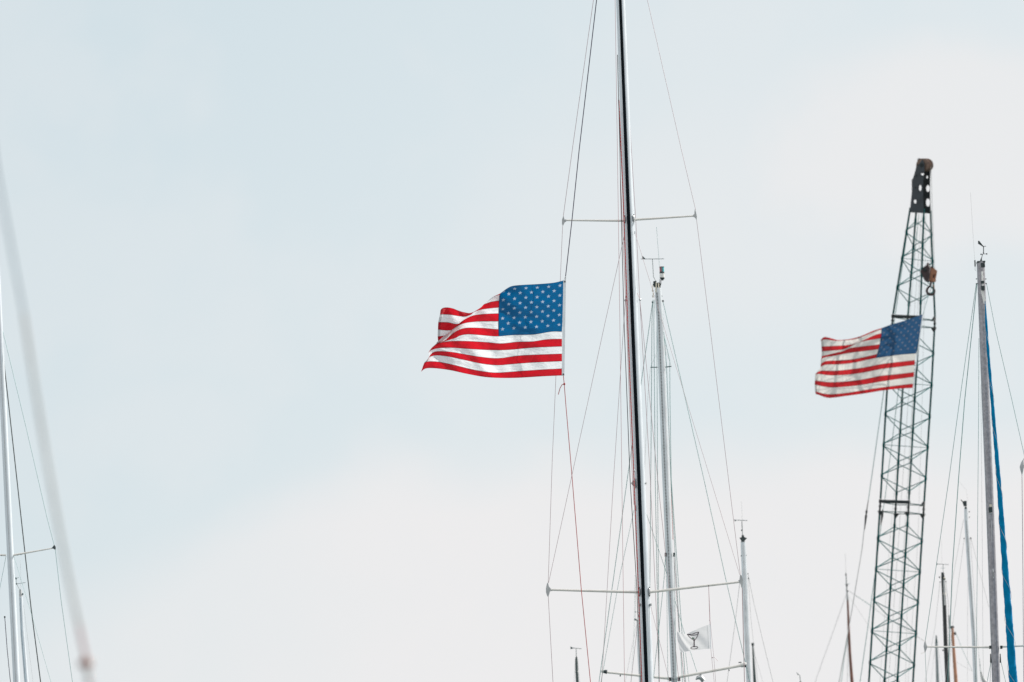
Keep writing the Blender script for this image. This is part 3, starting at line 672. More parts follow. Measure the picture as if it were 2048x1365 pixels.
# black mast
D8 = 85; k8 = mpp(D8)
def z8a(x, y): return (1820 + x / 3.37, 960 + y / 3.37)
m8 = mast('black mast with a cluttered masthead between the crane and the slim silver mast', D8, [(1885.6, 1152), (1888.6, 1210), (1891.3, 1290), (1895.5, 1365)], [7, 7.8, 8, 9.8], M['mast_dark'])
wire(m8, 'luff_groove', [(1887.8, 1160, -.08), (1888.8, 1190, -.09), (1889.8, 1211, -.09)], D8, 3.4, M['wood_orange'] if 0 else M['tip'])
cyl(m8, 'luff_band', D8, (1888.8, 1186), (1889, 1190), 5, 5, M['cream'], dd=-.06)
mb = MB(); mb.box(P(1885.3, 1150, D8), (5 * k8, 6 * k8, 9 * k8)); mb.box(P(1887.2, 1158, D8 - .06), (7 * k8, 4 * k8, 4 * k8)); mb.build('masthead', M['dark'], m8, False)
MB().ball(P(1888.6, 1156.5, D8 - .12), 1.8 * k8).build('masthead_lamp', M['cream'], m8)
blobs(m8, 'instrument_cup', D8, [(1879, 1155, 1.4), (1892, 1163.5, 1.2), (1880, 1164.5, 1)], M['dark'])
vane(m8, D8, [(1886, 1148), (1886.3, 1129)], [(1873.5, 1128.6), (1897.5, 1129.6)], [(1873.2, 1126.6), (1876.2, 1129), (1873.4, 1130.6)], M['teal_dark'], .9)
wire(m8, 'antenna', [(1883, 1080), (1883.5, 1128)], D8, .35, M['wire_pale']); wire(m8, 'instrument_bar', [(1881, 1137), (1890, 1137)], D8, .8, WC)
wire(m8, 'shroud', [(1880, 1165), (1870, 1255), (1850, 1365)], D8, .7, M['wire_pale'], True); wire(m8, 'shroud', [(1892, 1165), (1897, 1212), (1897, 1300), (1900, 1365)], D8, .9, M['wire_pale'], True)
MB().ball(P(1886, 1301, D8), 1.6 * k8).build('small_block', M['dark'], m8)
# orange wooden mast, with its pale mast cap
D9 = 96; k9 = mpp(D9)
m9 = mast('orange brown wooden mast leaning beside the black mast', D9, [(1904.6, 1256), (1908, 1310), (1912, 1365)], [5.4, 6.4, 7.6], M['wood_orange'], group='wooden masts of the marina')
cyl(m9, 'mast_cap', D9, (1904, 1252.5), (1904.6, 1257.5), 7.6, 6.6, M['dark'])
cyl(m9, 'topmast', D9, (1898, 1231), (1900, 1256), 3.4, 3.8, M['tip'])
blobs(m9, 'block', D9, [(1910.3, 1267.5, 2.4)], M['dark']); wire(m9, 'crosstree', [(1896, 1256.5), (1909, 1254.5)], D9, 1.4, M['dark'])
wire(m9, 'shroud', [(1910, 1262), (1925, 1300), (1944, 1341)], D9, .8, M['wire_cool']); wire(m9, 'shroud', [(1903, 1262), (1897, 1365)], D9, .8, WC, True); wire(m9, 'shroud', [(1913, 1325), (1945, 1343)], D9, .5, M['wire_pale'])
# small grey mast
m10 = mast('small grey mast between the crane boom and the black mast', 110, [(1872.7, 1286), (1875.5, 1365)], [4.2, 6.6], M['mast_darkgreen'])
m10.children[0].data.materials[0] = mat('weathered_grey', (.22, .26, .27), .6)
cyl(m10, 'masthead', 110, (1872.4, 1271), (1873, 1288), 2, 5.4, M['teal_dark'])
for s in (-1, 1): wire(m10, 'shroud', [(1873 + s, 1278), (1874 + 12 * s, 1365)], 110, .5, M['wire_pale'], True)
# silver mast
D11 = 80; k11 = mpp(D11)
ax11 = [(1931.6, 1016), (1932.4, 1040), (1938.6, 1138), (1947.6, 1271), (1951.3, 1365)]
m11 = mast('slim silver mast with a bent top fitting, left of the big grey mast', D11, ax11, [6.4, 7.6, 8, 8.4, 8.6], M['mast_alu'])
cyl(m11, 'masthead', D11, (1930.4, 1002.5), (1931, 1013), 6.4, 5.4, M['tip_dark'])
mb = MB(); mb.tube([P(1921.5, 999.5, D11), P(1926.5, 1004.5, D11), P(1928.5, 1013, D11)], [.8 * k11, 1.6 * k11, 1.2 * k11], 6); mb.ball(P(1931.5, 1016, D11 - .05), 2.4 * k11); mb.build('masthead_fitting', M['dark'], m11)
wire(m11, 'track', [(1932.2, 1040, -.09), (1939.6, 1138, -.09), (1948.4, 1271, -.09), (1952, 1365, -.09)], D11, 2.0, M['track_dots'], True)
blobs(m11, 'tang', D11, [(1928.4, 1077.5, 1.2), (1941.6, 1077, 1.6), (1938.6, 1024, 1.2), (1939, 1035, 1)], M['dark'])
for pts, wv in (([(1927, 1040), (1905, 1160), (1896, 1365)], .7), ([(1928.4, 1078), (1906, 1245), (1890, 1365)], .7), ([(1942, 1078), (1957, 1135), (1978, 1215)], .7), ([(1941, 1078), (1949, 1200), (1962, 1365)], .7),
                ([(1936, 1090), (1935, 1300), (1935, 1365)], .5)):
    wire(m11, 'shroud', pts, D11, wv, M['wire_pale'], pts[-1][1] >= 1365)
wire(m11, 'antenna', [(1915, 960), (1932, 980), (1936, 1003)], D11, .35, M['wire_pale'])
m12 = mast('tiny weathered masthead just left of the foot of the big grey mast', 110, [(1962.4, 1346), (1965.6, 1358), (1970, 1365)], [3.4, 6.4, 9], M['wire_pale'])
wire(m12, 'antenna', [(1959, 1318), (1961.5, 1346)], 110, .8, WC); blobs(m12, 'instrument_cup', 110, [(1959.8, 1331, 1.2), (1962.4, 1346, 1.6)], M['teal_dark'])
m17 = mast('tiny masthead with a dark wind vane at the lower edge, left of the brown mast', 90, [(1600.6, 1363), (1601.5, 1378)], [3, 4], M['mast_darkgreen'])
vane(m17, 90, [(1600.8, 1364), (1599.8, 1352)], [(1592.8, 1345.6), (1599.8, 1352)], [(1592.6, 1345.2), (1597.4, 1349), (1595.6, 1350.6)], M['teal_dark'], 1.2)

# ------------------------------------------------------------------ big grey mast at the right, furled blue sail
D13 = 55; k13 = mpp(D13)
def z7(x, y): return (1860 + x / 4.016, 460 + y / 4.016)
ax13 = [(1961.3, 525), (1965.5, 640), (1971.3, 800), (1978, 960), (1985.5, 1165), (1992.3, 1365)]
m13 = mast('big mottled grey mast at the right with a blue furled sail beside it', D13, ax13, [16, 16, 16, 16, 16, 16.2], M['mast_grey'])
mb = MB(); mb.box(P(*z7(408, 262), D13), (16 * k13, 20 * k13, 3 * k13)); mb.box(P(*z7(418, 285), D13 - .06), (5 * k13, 8 * k13, 9 * k13)); mb.box(P(*z7(435, 285), D13 - .05), (2.5 * k13, 8 * k13, 8 * k13)); mb.build('masthead', M['dark'], m13, False)
cyl(m13, 'furler_drum', D13, z7(422, 412), z7(424, 430), 8, 8, M['dark'], dd=-.13)
cyl(m13, 'furler_drum', D13, z7(425, 452), z7(427, 486), 8.5, 7.5, M['dark'], dd=-.13)
cyl(m13, 'halyard_swivel', D13, z7(418, 335), z7(424, 470), 3.6, 3.0, M['white'], dd=-.12)
mb = MB(); mb.slab([P(*z7(x, y), D13 - .13) for x, y in ((407, 487), (428, 484), (447, 562), (444, 590), (432, 595))], .012); mb.build('sail_head', M['white'], m13, False)
anem = MB(); anem.tube([P(*z7(408, 262), D13), P(*z7(413, 228), D13)], [2.6 * k13, 1 * k13], 8); anem.tube([P(*z7(413, 235), D13), P(*z7(422, 196), D13)], .7 * k13, 6); anem.tube([P(*z7(430, 188), D13), P(*z7(430, 130), D13)], .9 * k13, 6)
anem.tube([P(*z7(418, 133), D13), P(*z7(450, 132), D13)], .6 * k13, 6); anem.tube([P(*z7(405, 198), D13), P(*z7(460, 192), D13)], .5 * k13, 6)
anem.slab([P(*z7(x, y), D13) for x, y in ((386, 88), (396, 90), (428, 130), (422, 134), (386, 112))], 1 * k13)
an = anem.build('anemometer', M['dark'], m13)
for x, y in ((410, 197), (456, 194), (430, 186)): MB().ball(P(*z7(x, y), D13), 1.5 * k13).build('cup', M['dark'], an)
cyl(m13, 'antenna_base', D13, z7(361, 245), z7(362, 295), 2.6, 2.6, M['dark']); wire(m13, 'antenna', [z7(325, -300), z7(343, 0), z7(359, 245)], D13, .45, M['wire_pale'])
wire(m13, 'antenna_cable', [z7(362, 295), z7(362, 325), z7(372, 330)], D13, .6, WC)
for x, y in ((373, 395), (372, 433), (449, 395), (453, 432), (383, 291), (434, 293)): MB().ball(P(*z7(x, y), D13 - .02), 1.2 * k13).build('tang', M['dark'], m13)
mb = MB(); mb.tube([P(1953, 567.5, D13), P(1973, 567, D13)], .7 * k13, 6); mb.build('tang_pin', M['dark'], m13)
wire(m13, 'shroud', [(1952.6, 568), (1919.5, 800), (1897.7, 960), (1873, 1129), (1850.8, 1281)], D13, 1.2, WC)
wire(m13, 'shroud', [(1954, 568), (1929.5, 800), (1917, 960), (1904.8, 1138), (1898, 1300), (1895.5, 1365)], D13 + .3, 1.7, WC, True)
wire(m13, 'stay', [(1957.8, 677), (1957.5, 800), (1956, 960), (1953, 1300), (1952, 1365)], D13 + .4, 1.0, M['wire_cool'], True)
wire(m13, 'stay', [(1961.6, 770), (1963.5, 960), (1966, 1300), (1967, 1365)], D13 + .4, .6, M['wire_pale'], True)
wire(m13, 'shroud', [(1973, 567), (1991, 660), (2023, 797), (2048, 908), (2135, 1290)], D13, 1.1, WC)
spreader(m13, D13, (1854, 1294), (1984, 1295), 3.2, 4.2); spreader(m13, D13, (2132, 1288), (2001, 1294), 3.2, 4.2)
MB().tube([P(1850.8, 1281, D13), P(1850.3, 1286, D13), P(1851, 1293, D13), P(1850.8, 1299, D13), P(1850, 1305, D13)], [.6 * k13, 2 * k13, 3.9 * k13, 2.4 * k13, .6 * k13], 10).build('spreader_tip', M['tip'], m13)
MB().tube([P(2135, 1279, D13), P(2135.5, 1288, D13), P(2135.6, 1299, D13)], [.6 * k13, 3.6 * k13, .6 * k13], 10).build('spreader_tip', M['tip'], m13)
wire(m13, 'shroud', [(1850.2, 1304), (1852.8, 1365)], D13, .9, WC, True); wire(m13, 'shroud', [(2135.6, 1299), (2139, 1365)], D13, .9, WC, True)
wire(m13, 'tape_tail', [(1850, 1304), (1842, 1308)], D13, .7, M['cream']); wire(m13, 'tape_tail', [(1849, 1281), (1845, 1282.5)], D13, .7, M['cream'])
for x in (1981.5, 2001): MB().tube([P(x - .5, 1308, D13), P(x, 1326, D13)], [.8 * k13, 1.5 * k13], 8).build('turnbuckle', M['dark'], m13)
wire(m13, 'lower_shroud', [(1981.5, 1326), (1974, 1365)], D13, 1.0, WC, True); wire(m13, 'lower_shroud', [(1982, 1326), (1980, 1365)], D13, .8, WC, True); wire(m13, 'lower_shroud', [(2001, 1320), (2011.5, 1365)], D13, 1.0, WC, True)
for x in (1980.5, 2002.5): MB().box(P(x, 1295, D13), (4 * k13, 8 * k13, 6 * k13)).build('spreader_bracket', M['dark'], m13, False)
lampb = MB().box(P(1980.6, 1020.5, D13 - 9.5 * k13), (7 * k13, 6 * k13, 10 * k13)).build('steaming_light', M['dark'], m13, False)
MB().box(P(1981, 1011.8, D13 - 9.5 * k13), (5 * k13, 6 * k13, 4.4 * k13)).build('light_cap', M['cream'], lampb, False)
MB().ball(P(1981, 1027, D13 - 10 * k13), 3.2 * k13, (1, .7, .6)).build('light_lens', M['steel'], lampb)
cyl(m13, 'halyard_exit', D13, (1986, 1138), (1987, 1157), 2.2, 2.2, M['steel'], 6, -10 * k13 * 1.2)
cyl(m13, 'halyard_exit', D13, (1986.3, 1144), (1986.8, 1154), 1.3, 1.3, M['dark'], 6, -11.5 * k13 * 1.2)
cyl(m13, 'cable_conduit', D13, (1983, 1042), (1983.8, 1085), 1.2, 1.2, M['steel'], 6, -10 * k13 * 1.15)
# furled headsail with its blue cover
fp = []; fw = []
def fx(y): return lin([(1970, 600), (1975, 690), (1984, 800), (1997.3, 960), (2009.5, 1126), (2018, 1240), (2026.5, 1365)], y)
def fwid(y): return lin([(.8, 600), (4.5, 640), (6.6, 800), (7.4, 870), (8.6, 960), (12, 1126), (14.5, 1240), (16.5, 1365)], y)
y = 602
while y <= 1365:
    n_ = noise.noise(Vector((y * .09, .3, 0))); n2_ = noise.noise(Vector((y * .31, 2.3, 0)))
    fp.append(P(fx(y) + n_ * .4, y, D13 - .25)); fw.append(fwid(y) * (1 + .05 * n2_) * k13 / 2); y += 2.5
foot = fp[-1] + (fp[-1] - fp[-40]) * ((fp[-1].z - 1.8) / (fp[-40].z - fp[-1].z)); fp.append(foot); fw.append(fw[-1] * 1.2)
mb = MB(); mb.tube(fp, fw, 16)
for q, v in enumerate(mb.v):          # spiral folds in the rolled cloth
    i, kk = divmod(q, 16)
    if i < len(fp): c = fp[i]; mb.v[q] = c + (v - c) * (1 + .055 * math.sin(kk * 2 * math.pi / 16 * 2 + i * .36) + .045 * math.sin(kk * 2 * math.pi / 16 * 3 - i * .51))
sail = mb.build('furled_sail', M['blue_cover'], m13)
th = []; 
for i in range(0, len(fp) - 1):
    g = i * .16; th.append(fp[i] + Vector((math.cos(g), math.sin(g), 0)) * fw[i] * 1.17)
MB().tube(th, .33 * k13, 5).build('lashing', M['wire_pale'], sail)

# mast out of frame at the right whose spreader end shows
m14 = mast('mast beyond the right edge showing only its grey pear shaped spreader end', 55, [(2205, 700), (2216, 1365)], [18, 20], M['mast_alu'])
spreader(m14, 55, (2047, 931), (2200, 930), 4, 5)
MB().tube([P(2046.5, 920, 55), P(2045, 926, 55), P(2043.6, 935, 55), P(2043.8, 942, 55), P(2044, 949, 55)], [.8 * k13, 3 * k13, 4.4 * k13, 2.8 * k13, 1 * k13], 12).build('spreader_tip', M['tip'], m14)
wire(m14, 'shroud', [(2044, 949), (2045.5, 1100), (2047.5, 1365)], 55, 1.5, M['wire'], True); wire(m14, 'shroud', [(2190, 700), (2105, 800), (2047, 920)], 55, 1.4, M['wire'])

# ------------------------------------------------------------------ left hand masts
D15 = 47; k15 = mpp(D15)
ax15 = [(-22, 200), (-3.5, 600), (1.2, 700), (17.3, 1040), (33.2, 1365)]
m15 = mast('bright white mast at the left edge with a long spreader carrying a dark tip', D15, ax15, [12.5, 12.5, 12.8, 13.2, 13.6], M['mast_white'])
wire(m15, 'track', [(-4.5, 600, -8.2 * k15), (.2, 700, -8.4 * k15), (16, 1040, -8.7 * k15), (31.6, 1365, -9 * k15)], D15, 1.3, M['tip'], True)
spreader(m15, D15, (107, 1096.5), (25, 1111), 2.2, 4.0); spreader(m15, D15, (-70, 1107), (12, 1111), 2.2, 3.6)
tip(m15, D15, [(108.5, 1090), (111.3, 1094), (111.5, 1098.5), (110, 1100), (106, 1097.5), (103, 1097), (105.5, 1094.5)], M['tip_dark'])
MB().ball(P(-71, 1107, D15), 3 * k15).build('spreader_tip', M['tip_dark'], m15)
for x, y in ((35, 1110), (41.5, 1109), (3.5, 1111)): MB().ball(P(x, y, D15), 1.7 * k15, (1.3, 1, 1)).build('spreader_clip', M['steel'], m15)
wire(m15, 'shroud', [(-20, 560), (11, 685), (52, 855), (95, 1040), (108.3, 1091)], D15, .9, M['wire_cool'])
wire(m15, 'shroud', [(110.4, 1099), (122, 1200), (145, 1365)], D15, 1.0, WC, True)
wire(m15, 'headstay', [(0, 640), (9, 735), (24, 870), (42.7, 1040), (62, 1215), (81.3, 1365)], D15 + .4, 2.4, M['dark'], True, 'thick dark stay')
wire(m15, 'lower_shroud', [(27.5, 1112), (64, 1232), (102, 1365)], D15, .6, WC, True); wire(m15, 'lower_shroud', [(12, 1113), (-1, 1180), (-40, 1365)], D15, .8, WC, True)
D16 = 60; k16 = mpp(D16)
m16 = mast('shorter white mast close behind the left edge mast, topped by a tiny anemometer', D16, [(41.7, 1194), (45, 1270), (53, 1365)], [7.4, 8, 8.6], M['mast_white'])
cyl(m16, 'masthead', D16, (40.5, 1181), (41.7, 1195), 5, 6.4, M['tip']); blobs(m16, 'instrument_cup', D16, [(32, 1157, 1.5), (33, 1168, 1.5), (45.5, 1188.5, 1.5), (43, 1191, 1.8), (40.4, 1181, 1.5)], M['teal_dark'])
vane(m16, D16, [(40, 1181), (33, 1168), (32, 1157)], [(33, 1168.5), (51, 1165.5)], [(30, 1156), (34, 1156.5), (32.6, 1160)], M['teal_dark'], .8)
wire(m16, 'instrument_bar', [(31, 1157), (38, 1155.5)], D16, .7, M['teal_dark']); wire(m16, 'antenna', [(40.6, 1120), (41.8, 1181)], D16, .35, M['wire_pale'])
wire(m16, 'shroud', [(47, 1210), (54, 1265), (66, 1365)], D16, .5, M['wire_pale'], True); wire(m16, 'track', [(40.6, 1196, -.06), (43.6, 1270, -.06), (51.2, 1365, -.06)], D16, 2.6, mat('blue_grey_track', (.30, .38, .44), .4), True)
wa = thing('whip_antenna', 'thin dark whip antenna with a round black tip at the lower left edge', 'antenna', P(30, 1500, 45))
wire(wa, 'whip', [(9.6, 1236), (14.4, 1300), (21, 1365), (30, 1500)], 45, 1.5, M['rope_navy']); MB().ball(P(9.5, 1234.5, 45), 1.7 * mpp(45), (1, 1, 1.3)).build('antenna_tip', M['rope_black'], wa)

# near, out of focus: a sleeved stay in the foreground
DS = 10.0; ks = mpp(DS)
st = thing('forestay', 'very blurred pale wire stay in the left foreground ending in a rust brown fitting', 'rigging', P(215, 1640, DS))
def sx(y): return lin([(-45, 50), (-8, 330), (20, 480), (48, 630), (74, 800), (101, 960), (128, 1110), (160, 1262), (172, 1318), (186, 1420), (215, 1640)], y)
def seg(name, y0, y1, wd, mt, label=None):
    ys = [y0 + (y1 - y0) * i / 6 for i in range(7)]
    return MB().tube([P(sx(y), y, DS) for y in ys], wd * ks / 2, 10).build(name, mt, st, label=label)
seg('wire', 50, 628, 6, M['sleeve_grey']); seg('sleeve', 628, 1252, 8.5, M['sleeve_pale']); seg('wire', 1252, 1322, 9, M['sleeve_pink'])
MB().tube([P(172.5, 1316, DS), P(171, 1326, DS), P(171, 1334, DS)], [5 * ks, 13 * ks, 13 * ks], 10).build('toggle', M['rust_fit'], st)
MB().tube([P(173, 1334, DS), P(176, 1352, DS), P(178, 1366, DS)], [6 * ks, 6 * ks, 5 * ks], 10).build('turnbuckle', M['steel'], st)
seg('lower_wire', 1366, 1640, 8, M['sleeve_pink'])
for x, y in ((182, 1323), (180, 1348)): MB().ball(P(x, y, DS), 4.2 * ks, (1, 1, 1), 20, 14).build('pin_head', M['shiny'], st)

# ------------------------------------------------------------------ crane boom
def dch(t):   # depth offsets of the four chords, t = width factor
    return {'A': 0, 'B': .70 * t, 'C': -.38 * t, 'D': .32 * t}
XA = [(1835, 318), (1819.3, 425), (1786, 630), (1774, 780), (1761, 1000), (1737.7, 1365)]
XB = [(1840, 318), (1832, 427), (1816, 630), (1805.3, 780), (1792, 1005), (1768.9, 1365)]
XCc = [(1850, 318), (1847.6, 428), (1840.5, 630), (1830.4, 780), (1817.5, 1005), (1794.6, 1365)]
XD = [(1862, 318), (1861, 430), (1870, 637), (1862.7, 780), (1848, 1010), (1825.9, 1365)]
CH = {'A': XA, 'B': XB, 'C': XCc, 'D': XD}; OFF = {'A': 0, 'B': 5, 'C': 2, 'D': 6}
def wf(y): return min(1., .48 + .52 * (y - 427) / 203.)
def cpt(c, y):
    yy = y + OFF[c]; return P(lin(CH[c], yy), yy, DC + dch(wf(yy))[c])
cr_ = thing('crane_boom', 'tall dark green lattice crane boom with a black plated head and brown sheaves', 'crane', P(1719, 1660, DC))
def section(y0, y1, nodesA, solid_ends=(), cw=3.9):
    mids = [(a + b) / 2 for a, b in zip(nodesA, nodesA[1:])]
    seq = []
    for i, a in enumerate(nodesA):
        seq.append(('e', a))
        if i < len(mids): seq.append(('m', mids[i]))
    if mids and nodesA[0] - y0 > 14: seq.insert(0, ('m', max(y0 + 4, nodesA[0] - (mids[0] - nodesA[0]))))
    if mids and y1 - nodesA[-1] > 14: seq.append(('m', min(y1 - 4, nodesA[-1] + (nodesA[-1] - mids[-1]))))
    for c in 'ABCD':        # each chord tube, swollen where the lacing is welded on
        kind = 'e' if c in 'AD' else 'm'; st_ = [(y0, cw)]
        for kd, yv in seq:
            if kd == kind: st_ += [(yv - 4.5, cw), (yv - 2.5, cw * 1.35), (yv + 2.5, cw * 1.35), (yv + 4.5, cw)]
        st_ = [q for q in st_ if q[0] < y1 - 1] + [(y1, cw)]
        MB().tube([cpt(c, q[0]) for q in st_], [q[1] * kc / 2 for q in st_], 8).build('chord', M['crane'], cr_)
    for e, mm in (('A', 'B'), ('A', 'C'), ('D', 'B'), ('D', 'C')):
        f = MB(); pts = []
        for kd, yv in seq:
            c = e if kd == 'e' else mm
            pts += [cpt(c, yv - 2.6), cpt(c, yv + 2.6)]
        f.tube(pts, 1.85 * kc / 2, 6)
        f.build('lacing', M['crane_thin'], cr_)
    for i, a in enumerate(nodesA):
        if i % 2 == 1: MB().tube([cpt('A', a), cpt('D', a)], 1.1 * kc / 2, 6).build('cross_brace', M['crane_thin'], cr_)
section(416, 628, [463, 517, 575])
section(640, 998, [702, 765, 828, 890, 952])
section(1020, 1660, [1077, 1138.5, 1200, 1262, 1325, 1387, 1449, 1511, 1573, 1635])
# splices between the sections: thick plate on the near face, thin bars elsewhere, gussets
def splice(ya, yb):
    b_ = MB()
    a, c = cpt('A', ya), cpt('C', ya); ax = (c - a).normalized(); up = Vector((0, 0, 1)); n_ = ax.cross(up).normalized()
    b_.box((a + c) / 2, ((c - a).length + 5 * kc, .05, 6.4 * kc), (ax, n_, ax.cross(n_)))
    r = b_.build('splice_plate', M['crane_black'], cr_, False)
    f = MB()
    for p, q in (('C', 'D'), ('B', 'D'), ('A', 'B')): f.tube([cpt(p, ya + 2), cpt(q, ya + 2)], 1.7 * kc / 2, 6)
    for p, q in (('A', 'C'), ('C', 'D'), ('B', 'D'), ('A', 'B')): f.tube([cpt(p, yb), cpt(q, yb)], 1.7 * kc / 2, 6)
    f.build('frame_bar', M['crane'], r)
    for p, nb in (('A', 'C'), ('D', 'C'), ('D', 'B'), ('C', 'A'), ('B', 'D')):
        g = MB()
        c0 = cpt(p, yb - 1); dr = (cpt(nb, yb - 1) - c0).normalized(); nn_ = dr.cross(Vector((0, 0, 1)))
        g.slab([c0 - dr * .05, c0 + dr * 9 * kc, cpt(p, yb + 11)], .03, nn_)
        if p == 'D': c1 = cpt(p, ya + 4); g.slab([c1, c1 + dr * 9 * kc, cpt(p, ya - 8)], .03, nn_)
        g.build('gusset', M['crane_black'], r, False)
    for p in 'ABCD':
        MB().tube([cpt(p, ya - 4), cpt(p, (ya + yb) / 2 - 3), cpt(p, (ya + yb) / 2), cpt(p, (ya + yb) / 2 + 3), cpt(p, yb + 5)], [2 * kc, 1.8 * kc, 3.1 * kc, 1.8 * kc, 2.4 * kc], 8).build('chord_pin', M['crane_black'], r)
splice(633, 650); splice(1003, 1023)
# the head: two side plates with cut-outs, web between, sheaves on top
def zh(x, y): return (1800 + x / 9.75, 300 + y / 9.75)
def plate(outline, holes, name, side, material):
    cu = bpy.data.curves.new('outline', 'CURVE'); cu.dimensions = '2D'; cu.fill_mode = 'BOTH'; cu.extrude = .5
    for poly in [outline] + holes:
        sp = cu.splines.new('POLY'); sp.points.add(len(poly) - 1); sp.use_cyclic_u = True
        for i, (x, y_) in enumerate(poly): sp.points[i].co = (x / 100, -y_ / 100, 0, 1)
    ob = bpy.data.objects.new('outline', cu); C.objects.link(ob)
    dg = bpy.context.evaluated_depsgraph_get(); me = bpy.data.meshes.new_from_object(ob.evaluated_get(dg)); bpy.data.objects.remove(ob)
    a, c = (('A', 'C') if side == 0 else ('B', 'D'))
    org = Vector(cr_['_o']); me.name = name
    for v in me.vertices:
        x, y_ = zh(v.co.x * 100, -v.co.y * 100); xa, xc = lin(CH[a], y_), lin(CH[c], y_); t = (x - xa) / (xc - xa)
        da, dc = dch(wf(max(y_, 427)))[a], dch(wf(max(y_, 427)))[c]
        v.co = P(x, y_, DC + da + (dc - da) * t + v.co.z * .05) - org
    me.materials.clear(); me.materials.append(material)
    o = bpy.data.objects.new(name, me); C.objects.link(o); o.parent = cr_; o['_o'] = cr_['_o']; return o
def oval(cx, cy, rx, ry, n=16): return [(cx + rx * math.cos(2 * math.pi * i / n), cy + ry * math.sin(2 * math.pi * i / n)) for i in range(n)]
plate([(345, 175), (325, 290), (300, 400), (262, 530), (240, 580), (236, 640), (232, 800), (222, 900), (190, 1222), (465, 1238), (452, 900), (445, 700), (462, 500), (478, 400), (478, 290), (462, 225), (430, 185), (390, 163)],
      [oval(295, 1010, 24, 38), oval(395, 745, 24, 58), oval(440, 470, 26, 32)], 'head_plate', 0, M['crane_head'])
plate([(430, 185), (400, 300), (360, 640), (335, 900), (320, 1228), (606, 1246), (596, 1000), (585, 860), (583, 700), (592, 560), (598, 440), (600, 380), (590, 330), (560, 260), (500, 190)],
      [oval(545, 755, 34, 66), oval(546, 1030, 38, 78), oval(398, 745, 36, 60), oval(530, 535, 15, 26), oval(442, 470, 28, 34)], 'head_plate', 1, M['crane_black'])
# rear web and cross tubes between the plates
for yv in (445, 600, 860, 1150):
    p0, p1 = zh(360, yv), zh(470, yv)
    MB().tube([P(*p0, DC), P(*zh(470, yv + 4), DC + .3)], 2.4 * kc / 2, 8).build('cross_tube', M['crane_black'], cr_)
def hp(s, x, y_):     # point on plate s at head-zoom x, y
    px, py = zh(x, y_); a, c = (('A', 'C') if s == 0 else ('B', 'D')); xa, xc = lin(CH[a], py), lin(CH[c], py); t = (px - xa) / (xc - xa)
    dd = dch(.48); return P(px, py, DC + dd[a] + (dd[c] - dd[a]) * t)
c0, c1 = hp(0, 432, 300), hp(1, 545, 302)
shv = (c1 - c0)
MB().tube([c0 - shv * .12, c1 + shv * .05], .05, 10).build('head_axle', M['crane_black'], cr_)
for i in range(4):
    f = .12 + .22 * i; cc = c0 + shv * f; an = shv.normalized(); rr_ = 13.6 * kc
    MB().tube([cc - an * .035, cc - an * .030, cc - an * .004, cc + an * .004, cc + an * .030, cc + an * .035], [rr_ * .7, rr_, rr_ * .84, rr_ * .84, rr_, rr_ * .7], 28).build('sheave', M['sheave'], cr_)
for x, y_ in ((345, 300), (322, 505), (300, 740)): MB().ball(hp(0, x, y_) - Vector((0, .03, 0)), 2.2 * kc, (1, .5, 1)).build('plate_bolt', M['crane_black'], cr_)
mb = MB(); mb.tube([hp(0, 236, 585), hp(0, 236, 800)], 1.3 * kc / 2, 6)
for yv in (590, 680, 790): mb.tube([hp(0, 234, yv), hp(0, 262, yv)], 1.6 * kc, 6)
mb.build('rope_guard', M['crane_black'], cr_)
# ropes and pendants of the crane
wire(cr_, 'hoist_rope', [(1862, 330), (1865, 430), (1869.5, 540)], DC, 1.1, M['wire_pale']); wire(cr_, 'hoist_rope', [(1860, 330), (1860.5, 430), (1861, 530)], DC + .1, .7, M['wire_pale'])
wire(cr_, 'pendant', [(1829, 365, .3), (1795, 600, .3), (1768, 780, .3), (1737.5, 996, .3), (1736.5, 1003, .3)], DC, 1.6, M['wire_cool'])
wire(cr_, 'pendant', [(1730.5, 1040), (1724, 1100), (1700.6, 1239), (1678, 1365), (1630, 1640)], DC + .3, 1.8, M['wire_pale'])
MB().tube([P(*q, DC + .3) for q in ((1737, 1000), (1733.6, 1020), (1733, 1024), (1732.4, 1029), (1732, 1033), (1729, 1060))], [.7 * kc, 1 * kc, 2.5 * kc, 1.2 * kc, 2.4 * kc, .7 * kc], 8).build('pendant_socket', M['crane_black'], cr_)
wire(cr_, 'pendant', [(1838, 430, .6), (1797, 780, .6), (1770, 998, .6), (1765, 1025, .6)], DC, 1.4, M['wire_cool'])
wire(cr_, 'pendant', [(1763.5, 1040, .6), (1748.6, 1159, .6), (1735, 1260, .6), (1720, 1365, .6), (1680, 1640, .6)], DC, 1.5, M['wire_cool'])
MB().tube([P(*q, DC + .6) for q in ((1765.4, 1020), (1764.8, 1028), (1764, 1034), (1762, 1050))], [1 * kc, 2.3 * kc, 2.2 * kc, .7 * kc], 8).build('pendant_socket', M['crane_black'], cr_)
for o1, o2, wv in ((.0, 0, .8), (3.5, 8, .7), (-5, -12, .6), (9, 30, .6)):
    wire(cr_, 'boom_rope', [(1843 + o1, 428), (1818 + o1 + o2 * .6, 780), (1797 + o1 + o2, 1080), (1777 + o1 + o2, 1365), (1757 + o1 + o2, 1650)], DC + .15, wv, M['wire_pale'])

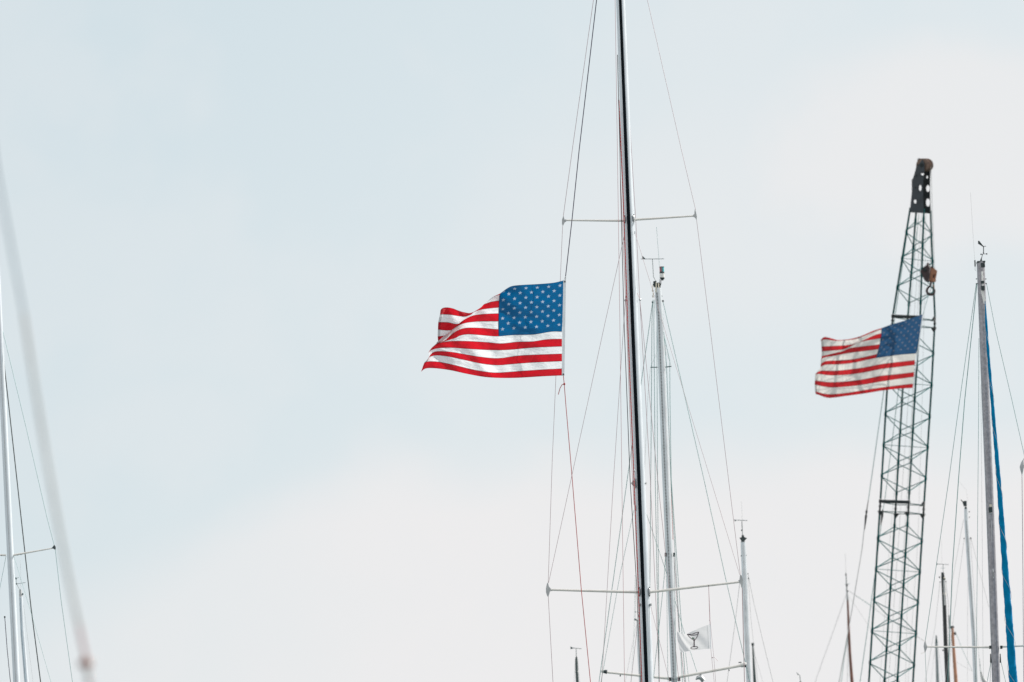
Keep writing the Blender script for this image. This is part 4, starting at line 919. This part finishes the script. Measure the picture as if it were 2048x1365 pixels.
# hook block hanging beside the boom
def zk(x, y): return (1840 + x / 15.16, 510 + y / 15.16)
DH = DC - 1.0; kh = mpp(DH)
hb = thing('hook_block', 'rusty brown hook block with a heavy hook hanging beside the crane boom', 'hook block', P(*zk(330, 1230), DH))
nrm = Vector((-.55, -.83, 0))
def kk(x, y, d=0): return P(*zk(x, y), DH) + nrm * d
ck = MB(); ck.slab([kk(x, y, .06) for x, y in ((290, 245), (300, 330), (345, 400), (300, 800), (200, 800), (170, 760), (100, 570), (65, 545), (65, 470), (110, 470), (150, 390), (240, 330), (262, 260))], .06, nrm); ck.build('cheek_plate', M['rust_shaded'], hb, False)
sd_ = MB()
sd_.slab([P(*zk(x, y), DH + .05) for x, y in ((345, 400), (395, 410), (495, 490), (490, 560), (480, 600), (385, 590), (345, 720), (300, 800), (325, 560))], .05, (.8, -.6, 0))
sd_.slab([P(*zk(x, y), DH + .05) for x, y in ((345, 700), (440, 780), (430, 825), (300, 815), (310, 740))], .09, (.8, -.6, 0))
sd_.slab([P(*zk(x, y), DH + .10) for x, y in ((470, 590), (495, 500), (440, 820), (425, 800), (440, 740))], .05, (.8, -.6, 0))
sd_.build('side_frame', M['rust_sunlit'], hb, False)
mb = MB(); mb.slab([P(*zk(x, y), DH + .16) for x, y in ((250, 330), (330, 350), (400, 380), (470, 450), (480, 500), (460, 700), (435, 830), (330, 830), (300, 700), (330, 420))], .08, (-.3, -.95, 0)); mb.build('cheek_plate', M['crane_black'], hb, False)
MB().tube([kk(215, 470, .09), kk(215, 470, .13)], 3.2 * kh, 14).build('sheave_pin', M['crane_black'], hb)
MB().tube([kk(170, 800, .0), kk(300, 815, .0)], 1.2 * kh, 8).build('pin_bar', M['crane_black'], hb)
hk = [(335, 820), (325, 890), (300, 950), (235, 1010), (210, 1090), (235, 1165), (310, 1205), (390, 1195), (435, 1140), (445, 1080), (430, 1035)]
rw = [2.2, 1.9, 1.9, 2.3, 2.6, 2.7, 2.8, 2.6, 2.2, 1.6, .8]
hkp = crv([P(*zk(x, y), DH) for x, y in hk], 4); hw_ = [rw[min(10, i // 4)] + (rw[min(10, i // 4 + 1)] - rw[min(10, i // 4)]) * (i % 4) / 4 for i in range(len(hkp))]
MB().tube(hkp, [q * kh for q in hw_], 10).build('hook', M['rust_shaded'], hb)
wire(hb, 'safety_latch', [zk(400, 900), zk(435, 1030)], DH, 1.6, M['rust_sunlit']); wire(hb, 'latch_spring', [zk(320, 985), zk(410, 1050)], DH, .7, M['crane_black'])
MB().tube([P(*zk(420, 820), DH + .06), P(*zk(410, 930), DH + .03)], .7 * kh, 6).build('latch_arm', M['crane_thin'], hb)

for o in bpy.data.objects:
    if '_o' in o.keys(): del o['_o']
